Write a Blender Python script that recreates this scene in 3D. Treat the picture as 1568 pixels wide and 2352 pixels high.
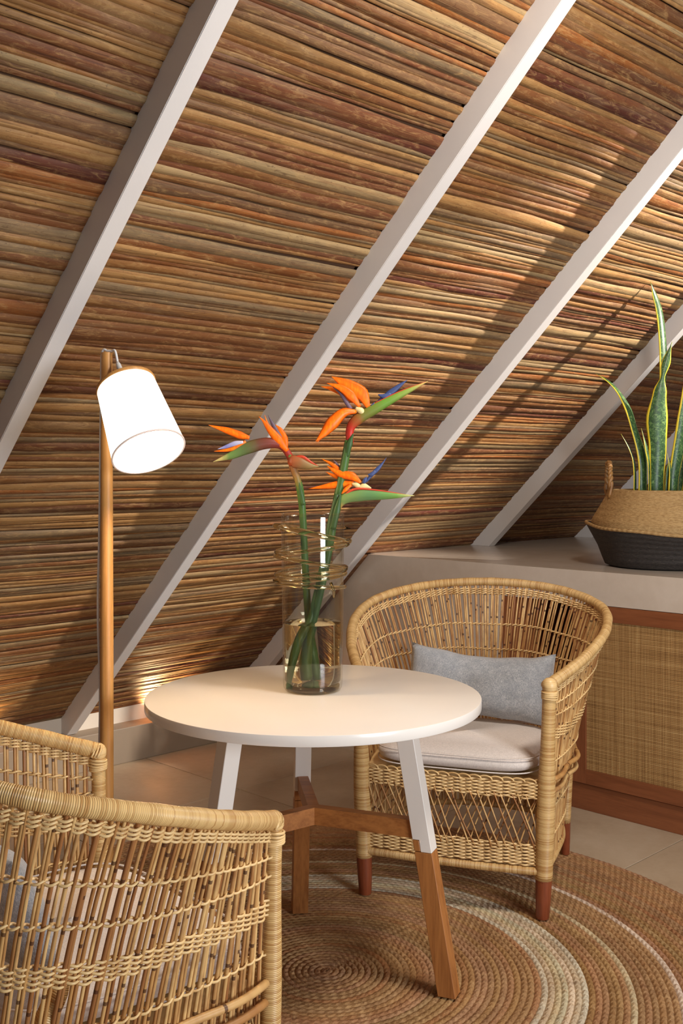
import bpy, bmesh, math, random
from mathutils import Vector, Matrix, noise

for o in list(bpy.data.objects):
    bpy.data.objects.remove(o, do_unlink=True)
SC = bpy.context.scene
COL = SC.collection
PI = math.pi

# ------------------------------------------------------------------ camera
CAM_Z = 1.353
YAW = math.radians(44.9)
SA, CA = math.sin(YAW), math.cos(YAW)
FPX = 2442.0
HOR = 1081.0
cam_d = bpy.data.cameras.new('camera')
cam_d.sensor_fit = 'AUTO'
cam_d.sensor_width = 36
cam_d.lens = FPX * 36 / 2352
cam_d.shift_y = -(1176 - HOR) / 2352
cam_d.clip_start = 0.05
cam = bpy.data.objects.new('camera', cam_d)
cam.location = (0, 0, CAM_Z)
cam.rotation_euler = (PI / 2, 0, -YAW)
COL.objects.link(cam)
SC.camera = cam


def W(r, d, z=0.0):
    """metres to the right of / in front of the viewpoint -> room coordinates"""
    return Vector((d * SA + r * CA, d * CA - r * SA, z))


# ------------------------------------------------------------------ world, lights, exposure
SC.view_settings.view_transform = 'Standard'
SC.view_settings.look = 'None'
SC.view_settings.gamma = 1.0
SC.view_settings.use_curve_mapping = False
SC.view_settings.exposure = 0.22
SC.cycles.transparent_max_bounces = 24
SC.cycles.max_bounces = 14
SC.cycles.transmission_bounces = 14
wd = bpy.data.worlds.new('world')
SC.world = wd
wd.use_nodes = True
bg = wd.node_tree.nodes['Background']
bg.inputs[0].default_value = (0.96, 0.95, 1.0, 1)
bg.inputs[1].default_value = 0.15


def area(name, loc, target, size, power, col, sy=None, spread=None):
    l = bpy.data.lights.new(name, 'AREA')
    l.shape = 'RECTANGLE'
    l.size = size
    l.size_y = sy or size
    l.energy = power
    l.color = col
    if spread:
        l.spread = spread
    o = bpy.data.objects.new(name, l)
    o.location = loc
    o.rotation_euler = (Vector(target) - Vector(loc)).to_track_quat('-Z', 'Y').to_euler()
    COL.objects.link(o)
    return o


# daylight from the open side of the room behind and right of the viewpoint
area('window_daylight', W(2.25, 0.1, 1.15), W(0.3, 2.6, 1.35), 1.1, 76, (0.86, 0.92, 1.0), 0.9)
# ceiling downlight over the table, warm
area('ceiling_downlight', W(1.0, 2.1, 2.7), W(0.65, 3.2, 0.4), 0.35, 32, (1.0, 0.92, 0.83))
# ceiling spotlight on the right side of the room, trained on the plant and the slope behind it
sl = bpy.data.lights.new('track_spot', 'SPOT')
sl.energy = 1350
sl.color = (1.0, 0.92, 0.82)
sl.shadow_soft_size = 0.05
sl.spot_size = math.radians(31)
sl.spot_blend = 0.55
slo = bpy.data.objects.new('track_spot', sl)
slo.location = (5.45, -0.35, 3.30)
slo.rotation_euler = (Vector((4.0, 2.12, 2.28)) - slo.location).to_track_quat('-Z', 'Y').to_euler()
COL.objects.link(slo)

# ------------------------------------------------------------------ mesh helpers
RND = random.Random(7)


class MB:
    def __init__(self):
        self.v = []
        self.f = []
        self.along = []
        self.across = []
        self.tone = []
        self.mi = []

    def add(self, vs, fs, along=None, across=None, tone=None):
        b = len(self.v)
        n = len(vs)
        self.v += [tuple(p) for p in vs]
        self.f += [tuple(i + b for i in f) for f in fs]
        self.along += along if along else [0.0] * n
        self.across += across if across else [0.0] * n
        if isinstance(tone, list):
            self.tone += tone
        else:
            self.tone += [tone if tone else (1, 1, 1)] * n
        return self

    def box(self, c, s, rot=None, bev=0.0):
        bm = bmesh.new()
        bmesh.ops.create_cube(bm, size=1.0)
        bmesh.ops.scale(bm, vec=s, verts=bm.verts)
        if bev > 0:
            bmesh.ops.bevel(bm, geom=bm.edges[:], offset=bev, segments=2, affect='EDGES', profile=0.6)
        M = Matrix.Translation(Vector(c)) @ (rot.to_4x4() if rot else Matrix.Identity(4))
        bmesh.ops.transform(bm, matrix=M, verts=bm.verts)
        bm.verts.index_update()
        self.add([v.co[:] for v in bm.verts], [[v.index for v in f.verts] for f in bm.faces])
        bm.free()
        return self

    def box2(self, a, b, bev=0.0):
        a = Vector(a)
        b = Vector(b)
        return self.box((a + b) / 2, [abs(x) for x in (b - a)], None, bev)

    def prism(self, poly, x0, x1, axis='X'):
        """poly: list of 2-D points; extruded along axis"""
        def mk(p, t):
            if axis == 'X':
                return (t, p[0], p[1])
            if axis == 'Y':
                return (p[0], t, p[1])
            return (p[0], p[1], t)
        n = len(poly)
        vs = [mk(p, x0) for p in poly] + [mk(p, x1) for p in poly]
        fs = [list(range(n))[::-1], list(range(n, 2 * n))]
        for i in range(n):
            j = (i + 1) % n
            fs.append([i, j, n + j, n + i])
        return self.add(vs, fs)

    def lathe(self, prof, seg=48, c=(0, 0, 0), M=None, close=False):
        """prof: list of (r, z)"""
        vs, fs, al = [], [], []
        n = len(prof)
        c = Vector(c)
        for k in range(seg):
            a = 2 * PI * k / seg
            for i, (r, z) in enumerate(prof):
                p = Vector((r * math.cos(a), r * math.sin(a), z))
                if M:
                    p = M @ p
                vs.append(p + c)
                al.append(i / max(1, n - 1))
        for k in range(seg):
            k2 = (k + 1) % seg
            for i in range(n - 1 + (1 if close else 0)):
                i2 = (i + 1) % n
                fs.append([k * n + i, k2 * n + i, k2 * n + i2, k * n + i2])
        return self.add(vs, fs, al)

    def sweep(self, path, wid, thk=None, sides=6, side=None, closed=False, cap=True, tone=None, t0=0.0, bend=0.0):
        """elliptic section swept along path; wid/thk number, list or function of t in 0..1"""
        path = [Vector(p) for p in path]
        n = len(path)
        if thk is None:
            thk = wid

        def val(q, i):
            if callable(q):
                return q(i / max(1, n - 1))
            if isinstance(q, (list, tuple)):
                return q[i]
            return q
        vs, al, ac = [], [], []
        L = t0
        prev = None
        for i in range(n):
            if closed:
                T = path[(i + 1) % n] - path[i - 1]
            else:
                T = path[min(i + 1, n - 1)] - path[max(i - 1, 0)]
            if T.length < 1e-9:
                T = Vector((0, 0, 1))
            T.normalize()
            if side is not None:
                sd = side[i] if isinstance(side, list) else Vector(side)
                S = sd - T * sd.dot(T)
            elif prev is not None:
                S = prev - T * prev.dot(T)
            else:
                ref = Vector((0, 0, 1)) if abs(T.z) < 0.9 else Vector((1, 0, 0))
                S = ref - T * ref.dot(T)
            if S.length < 1e-6:
                S = T.orthogonal()
            S.normalize()
            prev = S
            N = T.cross(S)
            if i:
                L += (path[i] - path[i - 1]).length
            w, h = val(wid, i), val(thk, i)
            for k in range(sides):
                a = 2 * PI * k / sides
                ca, sa = math.cos(a), math.sin(a)
                vs.append(path[i] + S * (w * ca) + N * (h * sa + bend * w * (ca * ca)))
                al.append(L)
                ac.append(ca)
        fs = []
        m = n if closed else n - 1
        for i in range(m):
            j = (i + 1) % n
            for k in range(sides):
                k2 = (k + 1) % sides
                fs.append([i * sides + k, i * sides + k2, j * sides + k2, j * sides + k])
        if cap and not closed:
            fs.append(list(range(sides))[::-1])
            fs.append([(n - 1) * sides + k for k in range(sides)])
        return self.add(vs, fs, al, ac, tone)

    def build(self, name, mat, parent=None, smooth=False, kind=None, label=None, auto=None):
        me = bpy.data.meshes.new(name)
        me.from_pydata(self.v, [], self.f)
        a = me.attributes.new('along', 'FLOAT', 'POINT')
        a.data.foreach_set('value', self.along)
        a = me.attributes.new('across', 'FLOAT', 'POINT')
        a.data.foreach_set('value', self.across)
        a = me.attributes.new('tone', 'FLOAT_COLOR', 'POINT')
        a.data.foreach_set('color', [x for t in self.tone for x in (t[0], t[1], t[2], 1.0)])
        if smooth:
            me.polygons.foreach_set('use_smooth', [True] * len(me.polygons))
        me.materials.append(mat)
        me.update()
        if smooth and auto:
            me.set_sharp_from_angle(angle=math.radians(auto))
        o = bpy.data.objects.new(name, me)
        COL.objects.link(o)
        if parent:
            o.parent = parent
        if kind:
            o['kind'] = kind
        if label:
            o['label'] = label
        return o


def tag(o, label, cat=None, group=None, kind=None):
    o['label'] = label
    if cat:
        o['category'] = cat
    if group:
        o['group'] = group
    if kind:
        o['kind'] = kind
    return o


def empty(name, loc, label, cat, rz=0.0, group=None):
    o = bpy.data.objects.new(name, None)
    o.empty_display_size = 0.1
    o.location = loc
    o.rotation_euler = (0, 0, rz)
    COL.objects.link(o)
    return tag(o, label, cat, group)


def catmull(pts, n, closed=False):
    pts = [Vector(p) for p in pts]
    m = len(pts)
    segs = m if closed else m - 1
    out = []
    for k in range(n):
        t = k / n * segs if closed else k / (n - 1) * segs
        i = min(int(t), segs - 1)
        u = t - i
        if closed:
            p0, p1, p2, p3 = pts[(i - 1) % m], pts[i % m], pts[(i + 1) % m], pts[(i + 2) % m]
        else:
            p1, p2 = pts[i], pts[i + 1]
            p0 = pts[i - 1] if i > 0 else p1 * 2 - p2
            p3 = pts[i + 2] if i + 2 < m else p2 * 2 - p1
        out.append(0.5 * ((2 * p1) + (p2 - p0) * u + (2 * p0 - 5 * p1 + 4 * p2 - p3) * u * u + (3 * p1 - p0 - 3 * p2 + p3) * u ** 3))
    return out


def lerp(a, b, t):
    return a + (b - a) * t


def sstep(a, b, x):
    t = max(0, min(1, (x - a) / (b - a)))
    return t * t * (3 - 2 * t)


# ------------------------------------------------------------------ materials
def srgb(r, g, b):
    def c(x):
        x /= 255
        return x / 12.92 if x <= 0.04045 else ((x + 0.055) / 1.055) ** 2.4
    return (c(r), c(g), c(b), 1)


class NT:
    def __init__(self, name, rough=0.5, spec=0.5):
        self.m = bpy.data.materials.new(name)
        self.m.use_nodes = True
        self.t = self.m.node_tree
        self.n = self.t.nodes
        self.p = self.n['Principled BSDF']
        self.p.inputs['Roughness'].default_value = rough
        self.p.inputs['Specular IOR Level'].default_value = spec

    def node(self, typ, **kw):
        n = self.n.new(typ)
        for k, v in kw.items():
            setattr(n, k, v)
        return n

    def link(self, a, b):
        self.t.links.new(a, b)

    def inp(self, n, i, v):
        if hasattr(v, 'is_output'):
            self.link(v, n.inputs[i])
        else:
            n.inputs[i].default_value = v

    def math(self, op, a, b=0.0, c=None, clamp=False):
        n = self.node('ShaderNodeMath', operation=op, use_clamp=clamp)
        self.inp(n, 0, a)
        self.inp(n, 1, b)
        if c is not None:
            self.inp(n, 2, c)
        return n.outputs[0]

    def attr(self, name, out='Fac'):
        return self.node('ShaderNodeAttribute', attribute_name=name).outputs[out]

    def coord(self, which='Object', scale=(1, 1, 1), rot=(0, 0, 0)):
        tc = self.node('ShaderNodeTexCoord')
        mp = self.node('ShaderNodeMapping')
        mp.inputs['Scale'].default_value = scale
        mp.inputs['Rotation'].default_value = rot
        self.link(tc.outputs[which], mp.inputs[0])
        return mp.outputs[0]

    def noise(self, vec, scale=5, detail=3, rough=0.5, dist=0.0):
        n = self.node('ShaderNodeTexNoise')
        n.inputs['Scale'].default_value = scale
        n.inputs['Detail'].default_value = detail
        n.inputs['Roughness'].default_value = rough
        n.inputs['Distortion'].default_value = dist
        if vec:
            self.link(vec, n.inputs['Vector'])
        return n.outputs['Fac']

    def ramp(self, fac, stops, interp='LINEAR'):
        n = self.node('ShaderNodeValToRGB')
        cr = n.color_ramp
        cr.interpolation = interp
        while len(cr.elements) < len(stops):
            cr.elements.new(0.5)
        for e, (p, c) in zip(cr.elements, stops):
            e.position = p
            e.color = c
        self.link(fac, n.inputs[0])
        return n.outputs[0]

    def mix(self, fac, a, b, mode='MIX'):
        n = self.node('ShaderNodeMix', data_type='RGBA', blend_type=mode)
        self.inp(n, 0, fac)
        self.inp(n, 6, a)
        self.inp(n, 7, b)
        return n.outputs[2]

    def color(self, c):
        self.inp(self.p, 'Base Color', c)
        return self

    def bump(self, h, strength=0.3, dist=0.01, base=None):
        n = self.node('ShaderNodeBump')
        n.inputs['Strength'].default_value = strength
        n.inputs['Distance'].default_value = dist
        self.link(h, n.inputs['Height'])
        if base:
            self.link(base, n.inputs['Normal'])
        self.link(n.outputs[0], self.p.inputs['Normal'])
        return n.outputs[0]


def g(v):
    return (v, v, v, 1)


def m_paint(name, c, rough=0.45, var=0.06, bump=0.04):
    t = NT(name, rough)
    nz = t.noise(t.coord('Object', (3, 3, 3)), 1.5, 4)
    c2 = tuple(x * (1 - var * 2) for x in c[:3]) + (1,)
    t.color(t.ramp(nz, [(0.3, c2), (0.7, c)]))
    t.bump(t.noise(t.coord('Object'), 90, 3), bump, 0.004)
    return t.m


def m_wood(name, dark, light, axis='X', rough=0.42, scale=1.0, stretch=14):
    t = NT(name, rough)
    sc = {'X': (1, stretch, stretch), 'Y': (stretch, 1, stretch), 'Z': (stretch, stretch, 1)}[axis]
    sc = tuple(s * scale for s in sc)
    v = t.coord('Object', sc)
    a = t.noise(v, 3.0, 6, 0.6, 0.6)
    b = t.noise(v, 14.0, 3, 0.6)
    f = t.math('ADD', t.math('MULTIPLY', a, 0.7), t.math('MULTIPLY', b, 0.3))
    t.color(t.ramp(f, [(0.3, dark), (0.52, tuple(lerp(x, y, 0.6) for x, y in zip(dark, light))), (0.72, light)]))
    t.bump(f, 0.15, 0.003)
    return t.m


def m_reed():
    t = NT('dried_reed', 0.6, 0.26)
    tone = t.attr('tone', 'Color')
    # long fibres run along the reed (x); the other two axes are squeezed
    streak = t.noise(t.coord('Object', (1.6, 48, 48)), 1.6, 5, 0.65, 0.4)
    fine = t.noise(t.coord('Object', (5, 230, 230)), 1.0, 3, 0.6, 0.2)
    blot = t.noise(t.coord('Object', (7, 26, 26)), 2.2, 5, 0.75, 1.0)
    patch = t.noise(t.coord('Object', (1.8, 14, 14)), 1.5, 3, 0.6, 0.6)
    spk = t.noise(t.coord('Object', (70, 120, 120)), 1.0, 3, 0.7)
    c = t.mix(t.math('MULTIPLY', t.ramp(streak, [(0.45, g(0)), (0.70, g(1))]), 0.50), tone, srgb(118, 66, 34))
    c = t.mix(t.math('MULTIPLY', t.ramp(patch, [(0.50, g(0)), (0.72, g(1))]), 0.45), c, srgb(128, 104, 78))
    c = t.mix(t.math('MULTIPLY', t.ramp(blot, [(0.50, g(0)), (0.70, g(1))]), 0.42), c, srgb(192, 154, 100))
    c = t.mix(t.math('MULTIPLY', t.ramp(blot, [(0.30, g(1)), (0.42, g(0))]), 0.60), c, srgb(84, 52, 36))
    c = t.mix(t.math('MULTIPLY', t.ramp(fine, [(0.30, g(1)), (0.42, g(0))]), 0.60), c, srgb(72, 44, 32))
    c = t.mix(t.math('MULTIPLY', t.ramp(fine, [(0.60, g(0)), (0.75, g(1))]), 0.30), c, srgb(206, 166, 112))
    c = t.mix(t.math('MULTIPLY', t.ramp(spk, [(0.62, g(0)), (0.72, g(1))]), 0.55), c, srgb(70, 44, 32))
    t.color(c)
    h = t.math('ADD', t.math('ADD', t.math('MULTIPLY', streak, 0.7), t.math('MULTIPLY', spk, 0.25)), t.math('MULTIPLY', fine, 0.6))
    t.bump(h, 0.45, 0.004)
    return t.m


def m_cane(name, light, mid, dark):
    """upright reeds of the chairs: every one its own tint, dark nodes along it"""
    t = NT(name, 0.42, 0.45)
    rn = t.node('ShaderNodeObjectInfo').outputs['Random']
    al = t.attr('along')
    c = t.ramp(rn, [(0.0, dark), (0.3, mid), (0.75, light), (1.0, tuple(min(1, x * 1.12) for x in light[:3]) + (1,))])
    v = t.node('ShaderNodeCombineXYZ')
    t.link(t.math('MULTIPLY', al, 10.0), v.inputs[0])
    t.link(t.math('MULTIPLY', rn, 97.0), v.inputs[1])
    nz = t.noise(v.outputs[0], 1.3, 3, 0.6)
    c = t.mix(t.math('MULTIPLY', t.ramp(nz, [(0.42, g(0)), (0.68, g(1))]), 0.75), c, dark)
    ph = t.math('FRACT', t.math('ADD', t.math('MULTIPLY', al, 5.2), t.math('MULTIPLY', rn, 13.7)))
    nd = t.math('LESS_THAN', ph, 0.035)
    c = t.mix(t.math('MULTIPLY', nd, 0.85), c, srgb(70, 34, 18))
    t.color(c)
    t.bump(nd, 0.4, 0.003)
    return t.m


def m_wrap(name, light, dark, pitch=0.0034):
    """thin cane strip wound tightly round a pole: ridges follow the length attribute"""
    t = NT(name, 0.38, 0.5)
    al = t.attr('along')
    tri = t.math('PINGPONG', al, pitch / 2)
    tri = t.math('DIVIDE', tri, pitch / 2)
    cell = t.math('FLOOR', t.math('DIVIDE', al, pitch))
    wn = t.node('ShaderNodeTexWhiteNoise', noise_dimensions='1D')
    t.link(cell, wn.inputs['W'])
    v = t.noise(t.coord('Object'), 9, 3)
    f = t.math('ADD', t.math('MULTIPLY', wn.outputs['Value'], 0.5), t.math('MULTIPLY', v, 0.6))
    c = t.ramp(f, [(0.25, dark), (0.6, light), (0.95, tuple(min(1, x * 1.15) for x in light[:3]) + (1,))])
    gap = t.math('LESS_THAN', tri, 0.16)
    c = t.mix(t.math('MULTIPLY', gap, 0.55), c, tuple(x * 0.4 for x in dark[:3]) + (1,))
    t.color(c)
    hh = t.math('POWER', t.math('MAXIMUM', tri, 0.0), 0.5)
    t.bump(hh, 0.55, 0.0022)
    return t.m


def m_strand(name, light, dark):
    t = NT(name, 0.4, 0.45)
    al = t.attr('along')
    v = t.node('ShaderNodeCombineXYZ')
    t.link(t.math('MULTIPLY', al, 14.0), v.inputs[0])
    nz = t.noise(v.outputs[0], 1.0, 2)
    n2 = t.noise(t.coord('Object'), 16, 2)
    f = t.math('ADD', t.math('MULTIPLY', nz, 0.5), t.math('MULTIPLY', n2, 0.5))
    t.color(t.ramp(f, [(0.32, dark), (0.5, light), (0.75, tuple(min(1, x * 1.12) for x in light[:3]) + (1,))]))
    return t.m


def m_jute():
    t = NT('braided_jute', 0.9, 0.15)
    tone = t.attr('tone', 'Color')
    al = t.attr('along')
    ac = t.attr('across')
    # plaits: slanted strands repeating along the ring
    ph = t.math('FRACT', t.math('ADD', t.math('MULTIPLY', al, 42.0), t.math('MULTIPLY', t.math('ABSOLUTE', ac), 0.55)))
    pl = t.math('PINGPONG', ph, 0.5)
    v = t.coord('Object')
    nz = t.noise(v, 95, 3, 0.7)
    big = t.noise(v, 7, 4, 0.65)
    mid = t.noise(v, 34, 3, 0.7)
    c = t.mix(t.math('MULTIPLY', t.ramp(big, [(0.35, g(1)), (0.62, g(0))]), 0.35), tone, srgb(98, 58, 32))
    c = t.mix(t.math('MULTIPLY', t.ramp(mid, [(0.5, g(0)), (0.72, g(1))]), 0.5), c, srgb(196, 158, 112))
    c = t.mix(t.math('MULTIPLY', t.ramp(nz, [(0.32, g(1)), (0.48, g(0))]), 0.45), c, srgb(84, 50, 30))
    t.color(c)
    h = t.math('ADD', t.math('MULTIPLY', pl, 1.6), t.math('MULTIPLY', nz, 0.8))
    t.bump(h, 0.75, 0.004)
    return t.m


def m_fabric(name, c, c2, scale=420, bump=0.25, rough=0.9, mott=0.0, sheen=0.2):
    t = NT(name, rough, 0.2)
    v = t.coord('Object')
    wv = t.noise(t.coord('Object', (1, 6, 6)), scale / 3, 2, 0.7)
    wu = t.noise(t.coord('Object', (6, 1, 1)), scale / 3, 2, 0.7)
    f = t.math('MULTIPLY', t.math('ADD', wv, wu), 0.5)
    st = 0.10
    col = t.ramp(f, [(0.5 - st, c2), (0.5 + st, c)])
    if mott:
        b = t.noise(v, 34, 5, 0.75)
        col = t.mix(t.math('MULTIPLY', t.ramp(b, [(0.40, g(1)), (0.6, g(0))]), mott), col, c2)
    t.color(col)
    t.p.inputs['Sheen Weight'].default_value = sheen
    t.bump(f, bump, 0.002)
    return t.m


def m_glass(name, tint, rough=0.0, ior=1.45, refl=1.0):
    """thin-walled blown glass: tinted see-through wall with Fresnel reflection"""
    m = bpy.data.materials.new(name)
    m.use_nodes = True
    t = m.node_tree
    t.nodes.clear()
    out = t.nodes.new('ShaderNodeOutputMaterial')
    tr = t.nodes.new('ShaderNodeBsdfTransparent')
    tr.inputs[0].default_value = tint
    gl = t.nodes.new('ShaderNodeBsdfGlossy')
    gl.inputs['Roughness'].default_value = 0.02
    fr = t.nodes.new('ShaderNodeLayerWeight')
    fr.inputs[0].default_value = 0.5
    pw = t.nodes.new('ShaderNodeMath')
    pw.operation = 'POWER'
    pw.inputs[1].default_value = 3.6
    t.links.new(fr.outputs['Facing'], pw.inputs[0])
    ml = t.nodes.new('ShaderNodeMath')
    ml.operation = 'MULTIPLY_ADD'
    ml.use_clamp = True
    ml.inputs[1].default_value = 0.55 * refl
    ml.inputs[2].default_value = 0.045
    mx = t.nodes.new('ShaderNodeMixShader')
    t.links.new(pw.outputs[0], ml.inputs[0])
    t.links.new(ml.outputs[0], mx.inputs[0])
    t.links.new(tr.outputs[0], mx.inputs[1])
    t.links.new(gl.outputs[0], mx.inputs[2])
    t.links.new(mx.outputs[0], out.inputs[0])
    return m


def m_solidglass(name, col, ior, rough=0.0):
    m = bpy.data.materials.new(name)
    m.use_nodes = True
    t = m.node_tree
    t.nodes.clear()
    out = t.nodes.new('ShaderNodeOutputMaterial')
    gl = t.nodes.new('ShaderNodeBsdfGlass')
    gl.inputs['Color'].default_value = col
    gl.inputs['IOR'].default_value = ior
    gl.inputs['Roughness'].default_value = rough
    t.links.new(gl.outputs[0], out.inputs[0])
    return m


def m_emit(name, c, s):
    m = bpy.data.materials.new(name)
    m.use_nodes = True
    p = m.node_tree.nodes['Principled BSDF']
    p.inputs['Base Color'].default_value = c
    p.inputs['Emission Color'].default_value = c
    p.inputs['Emission Strength'].default_value = s
    return m


M_WHITE = m_paint('white_paint', srgb(224, 218, 213), 0.5, 0.03)
M_KNEE = m_paint('off_white_plaster', srgb(214, 202, 186), 0.7, 0.05)
M_KERB = m_paint('taupe_skirting', srgb(150, 132, 112), 0.6, 0.06)
M_REED = m_reed()
M_BACK = m_paint('brown_backing', srgb(104, 70, 46), 0.9)
M_TABLE = m_paint('white_lacquer', srgb(234, 226, 216), 0.22, 0.015, 0.01)
M_OAK = m_wood('warm_oak', srgb(128, 74, 34), srgb(184, 120, 62), 'Z', 0.45)
M_OAKX = m_wood('warm_oak_bar', srgb(128, 74, 34), srgb(184, 120, 62), 'X', 0.45)
M_POLE = m_wood('pale_oak_pole', srgb(176, 118, 58), srgb(214, 156, 86), 'Z', 0.45, 1, 22)
M_CHERRY = m_wood('red_brown_wood', srgb(108, 60, 34), srgb(144, 86, 52), 'Y', 0.4)
M_CHERRYZ = m_wood('red_brown_wood_upright', srgb(108, 60, 34), srgb(144, 86, 52), 'Z', 0.4)
M_LEG = m_wood('mahogany_leg', srgb(106, 48, 26), srgb(146, 74, 42), 'Z', 0.4)
M_CANE = m_cane('rattan_cane', srgb(214, 174, 114), srgb(194, 144, 84), srgb(144, 90, 48))
M_WRAP = m_wrap('wrapped_rattan', srgb(220, 180, 118), srgb(186, 136, 76))
M_STR = m_strand('woven_strand', srgb(226, 190, 132), srgb(186, 140, 82))
M_JUTE = m_jute()
M_SEAT = m_fabric('cream_canvas', srgb(226, 214, 204), srgb(204, 192, 182), 300, 0.12)
M_PIL = m_fabric('grey_chenille', srgb(206, 207, 208), srgb(130, 136, 144), 500, 0.4, 0.65, 0.45, 0.5)
M_CORD = m_paint('white_cord', srgb(232, 230, 226), 0.5)
M_DARK = m_paint('dark_niche', srgb(40, 34, 32), 0.8)


def m_floor():
    t = NT('limestone', 0.42, 0.4)
    rn = t.node('ShaderNodeObjectInfo').outputs['Random']
    v = t.coord('Object')
    a = t.noise(v, 2.2, 6, 0.6, 0.5)
    b = t.noise(v, 30, 4, 0.7)
    f = t.math('ADD', t.math('MULTIPLY', a, 0.75), t.math('MULTIPLY', b, 0.25))
    c = t.ramp(f, [(0.3, srgb(160, 138, 112)), (0.5, srgb(182, 162, 136)), (0.7, srgb(196, 178, 154))])
    c = t.mix(t.math('MULTIPLY', rn, 0.25), c, srgb(158, 134, 106))
    t.color(c)
    t.bump(b, 0.05, 0.003)
    return t.m


M_TILE = m_floor()
M_GROUT = m_paint('grout', srgb(170, 154, 132), 0.9)


def m_concrete():
    t = NT('polished_plaster', 0.20, 0.6)
    v = t.coord('Object')
    a = t.noise(v, 2.5, 5, 0.6, 0.4)
    b = t.noise(v, 16, 4, 0.6)
    f = t.math('ADD', t.math('MULTIPLY', a, 0.7), t.math('MULTIPLY', b, 0.3))
    t.color(t.ramp(f, [(0.3, srgb(188, 172, 154)), (0.7, srgb(208, 194, 178))]))
    t.bump(b, 0.04, 0.004)
    return t.m


M_CONC = m_concrete()


def m_webbing():
    t = NT('rattan_webbing', 0.6, 0.3)
    tc = t.node('ShaderNodeTexCoord')
    sp = t.node('ShaderNodeSeparateXYZ')
    t.link(tc.outputs['Object'], sp.inputs[0])
    y, z = sp.outputs[1], sp.outputs[2]
    P = 0.0064
    a = t.math('PINGPONG', y, P / 2)
    b = t.math('PINGPONG', z, P / 2)
    a = t.math('DIVIDE', a, P / 2)
    b = t.math('DIVIDE', b, P / 2)
    hole = t.math('LESS_THAN', t.math('MAXIMUM', a, b), 0.52)
    v1 = t.noise(t.coord('Object', (1, 90, 1.2)), 1.5, 3, 0.7)
    v2 = t.noise(t.coord('Object', (1, 1.2, 90)), 1.5, 3, 0.7)
    f = t.math('ADD', t.math('MULTIPLY', v1, 0.5), t.math('MULTIPLY', v2, 0.5))
    c = t.ramp(f, [(0.36, srgb(128, 92, 52)), (0.5, srgb(172, 132, 80)), (0.66, srgb(204, 168, 112))])
    c = t.mix(t.math('MULTIPLY', hole, 0.72), c, srgb(84, 54, 32))
    t.color(c)
    t.bump(t.math('MAXIMUM', a, b), 0.5, 0.0015)
    return t.m


M_WEB = m_webbing()

# ------------------------------------------------------------------ THE SETTING
# floor: large stone tiles with recessed joints
fl = MB().box2((-2.5, -2.2, -0.06), (7.6, 4.6, -0.004)).build('floor', M_GROUT, kind='structure')
TS = 0.81
tile_mb = MB().box((0, 0, -0.012), (TS - 0.004, TS - 0.004, 0.024), None, 0.0015)
t0 = tile_mb.build('tile', M_TILE, fl)
first = True
for i in range(-7, 6):
    for j in range(-5, 3):
        cx, cy = 2.88 + TS * (i + 0.5), 1.88 + TS * (j + 0.5)
        if cx < -2.4 or cx > 7.4 or cy < -2.2 or cy > 4.55:
            continue
        if first:
            o = t0
            first = False
        else:
            o = t0.copy()
            COL.objects.link(o)
            o.parent = fl
        o.location = (cx, cy, 0)

# sloping roof
TH = math.radians(43.6)
CT, ST = math.cos(TH), math.sin(TH)
S_ROOF = 4.55                      # where the slope would meet the floor
UP = Vector((0, -CT, ST))          # up the slope
NR = Vector((0, -ST, -CT))         # out of the slope, into the room


def roof(x, s, h=0.0):
    """s metres up the slope from floor level, h metres off it into the room"""
    return Vector((x, S_ROOF, 0)) + UP * s + NR * h


S0 = 0.245 / ST
S1 = 3.25 / ST
back = MB()
vs = [roof(-2.5, S0, -0.01), roof(7.6, S0, -0.01), roof(7.6, S1, -0.01), roof(-2.5, S1, -0.01)]
vs += [v - NR * 0.06 for v in vs]
back.add(vs, [[0, 1, 2, 3], [7, 6, 5, 4], [0, 4, 5, 1], [1, 5, 6, 2], [2, 6, 7, 3], [3, 7, 4, 0]])
ceil_o = back.build('ceiling', M_BACK, kind='structure')
ceil_o['label'] = 'sloping roof lining of flat brown reeds laid side by side'

RX = [0.487 + 1.0027 * k for k in range(-3, 8)]
PAL = [srgb(182, 136, 82), srgb(170, 124, 72), srgb(156, 106, 58), srgb(164, 100, 50), srgb(140, 90, 52),
       srgb(178, 148, 104), srgb(150, 124, 90), srgb(122, 74, 46), srgb(136, 100, 68), srgb(104, 54, 40)]
PW = [6, 6, 6, 4, 5, 5, 5, 3, 4, 1.4]


def in_frame_size(x0, x1, s, w):
    best = 0
    for k in range(9):
        p = roof(lerp(x0, x1, k / 8), s, 0.01)
        d = p.x * SA + p.y * CA
        r = p.x * CA - p.y * SA
        if d < 0.3:
            continue
        px = 784 + FPX * r / d
        py = HOR + FPX * (CAM_Z - p.z) / d
        if -20 < px < 1588 and -20 < py < 1560:
            best = max(best, w * FPX / d)
    return best


reeds = []
rr = random.Random(11)
for b in range(len(RX) - 1):
    x0, x1 = RX[b] - 0.0, RX[b + 1] + 0.05
    s = S0
    tilt = rr.uniform(-0.012, 0.012)
    seed = rr.random() * 100
    while s < S1:
        w = rr.choice([0.014, 0.017, 0.021, 0.025, 0.031, 0.038]) * rr.uniform(0.85, 1.15)
        col = rr.choices(PAL, PW)[0]
        k = rr.uniform(0.52, 0.86)
        col = tuple(c * k for c in col[:3])
        hgt = rr.uniform(0.0028, 0.0055) * (w / 0.02) ** 0.4
        lift = rr.uniform(0, 0.0032)
        reeds.append((in_frame_size(x0, x1, s, w), b, x0, x1, s, w, col, hgt, lift, tilt + rr.uniform(-0.0022, 0.0022), seed + rr.uniform(-0.6, 0.6)))
        s += w * rr.uniform(0.78, 0.94)
reeds.sort(key=lambda q: -q[0])


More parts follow.
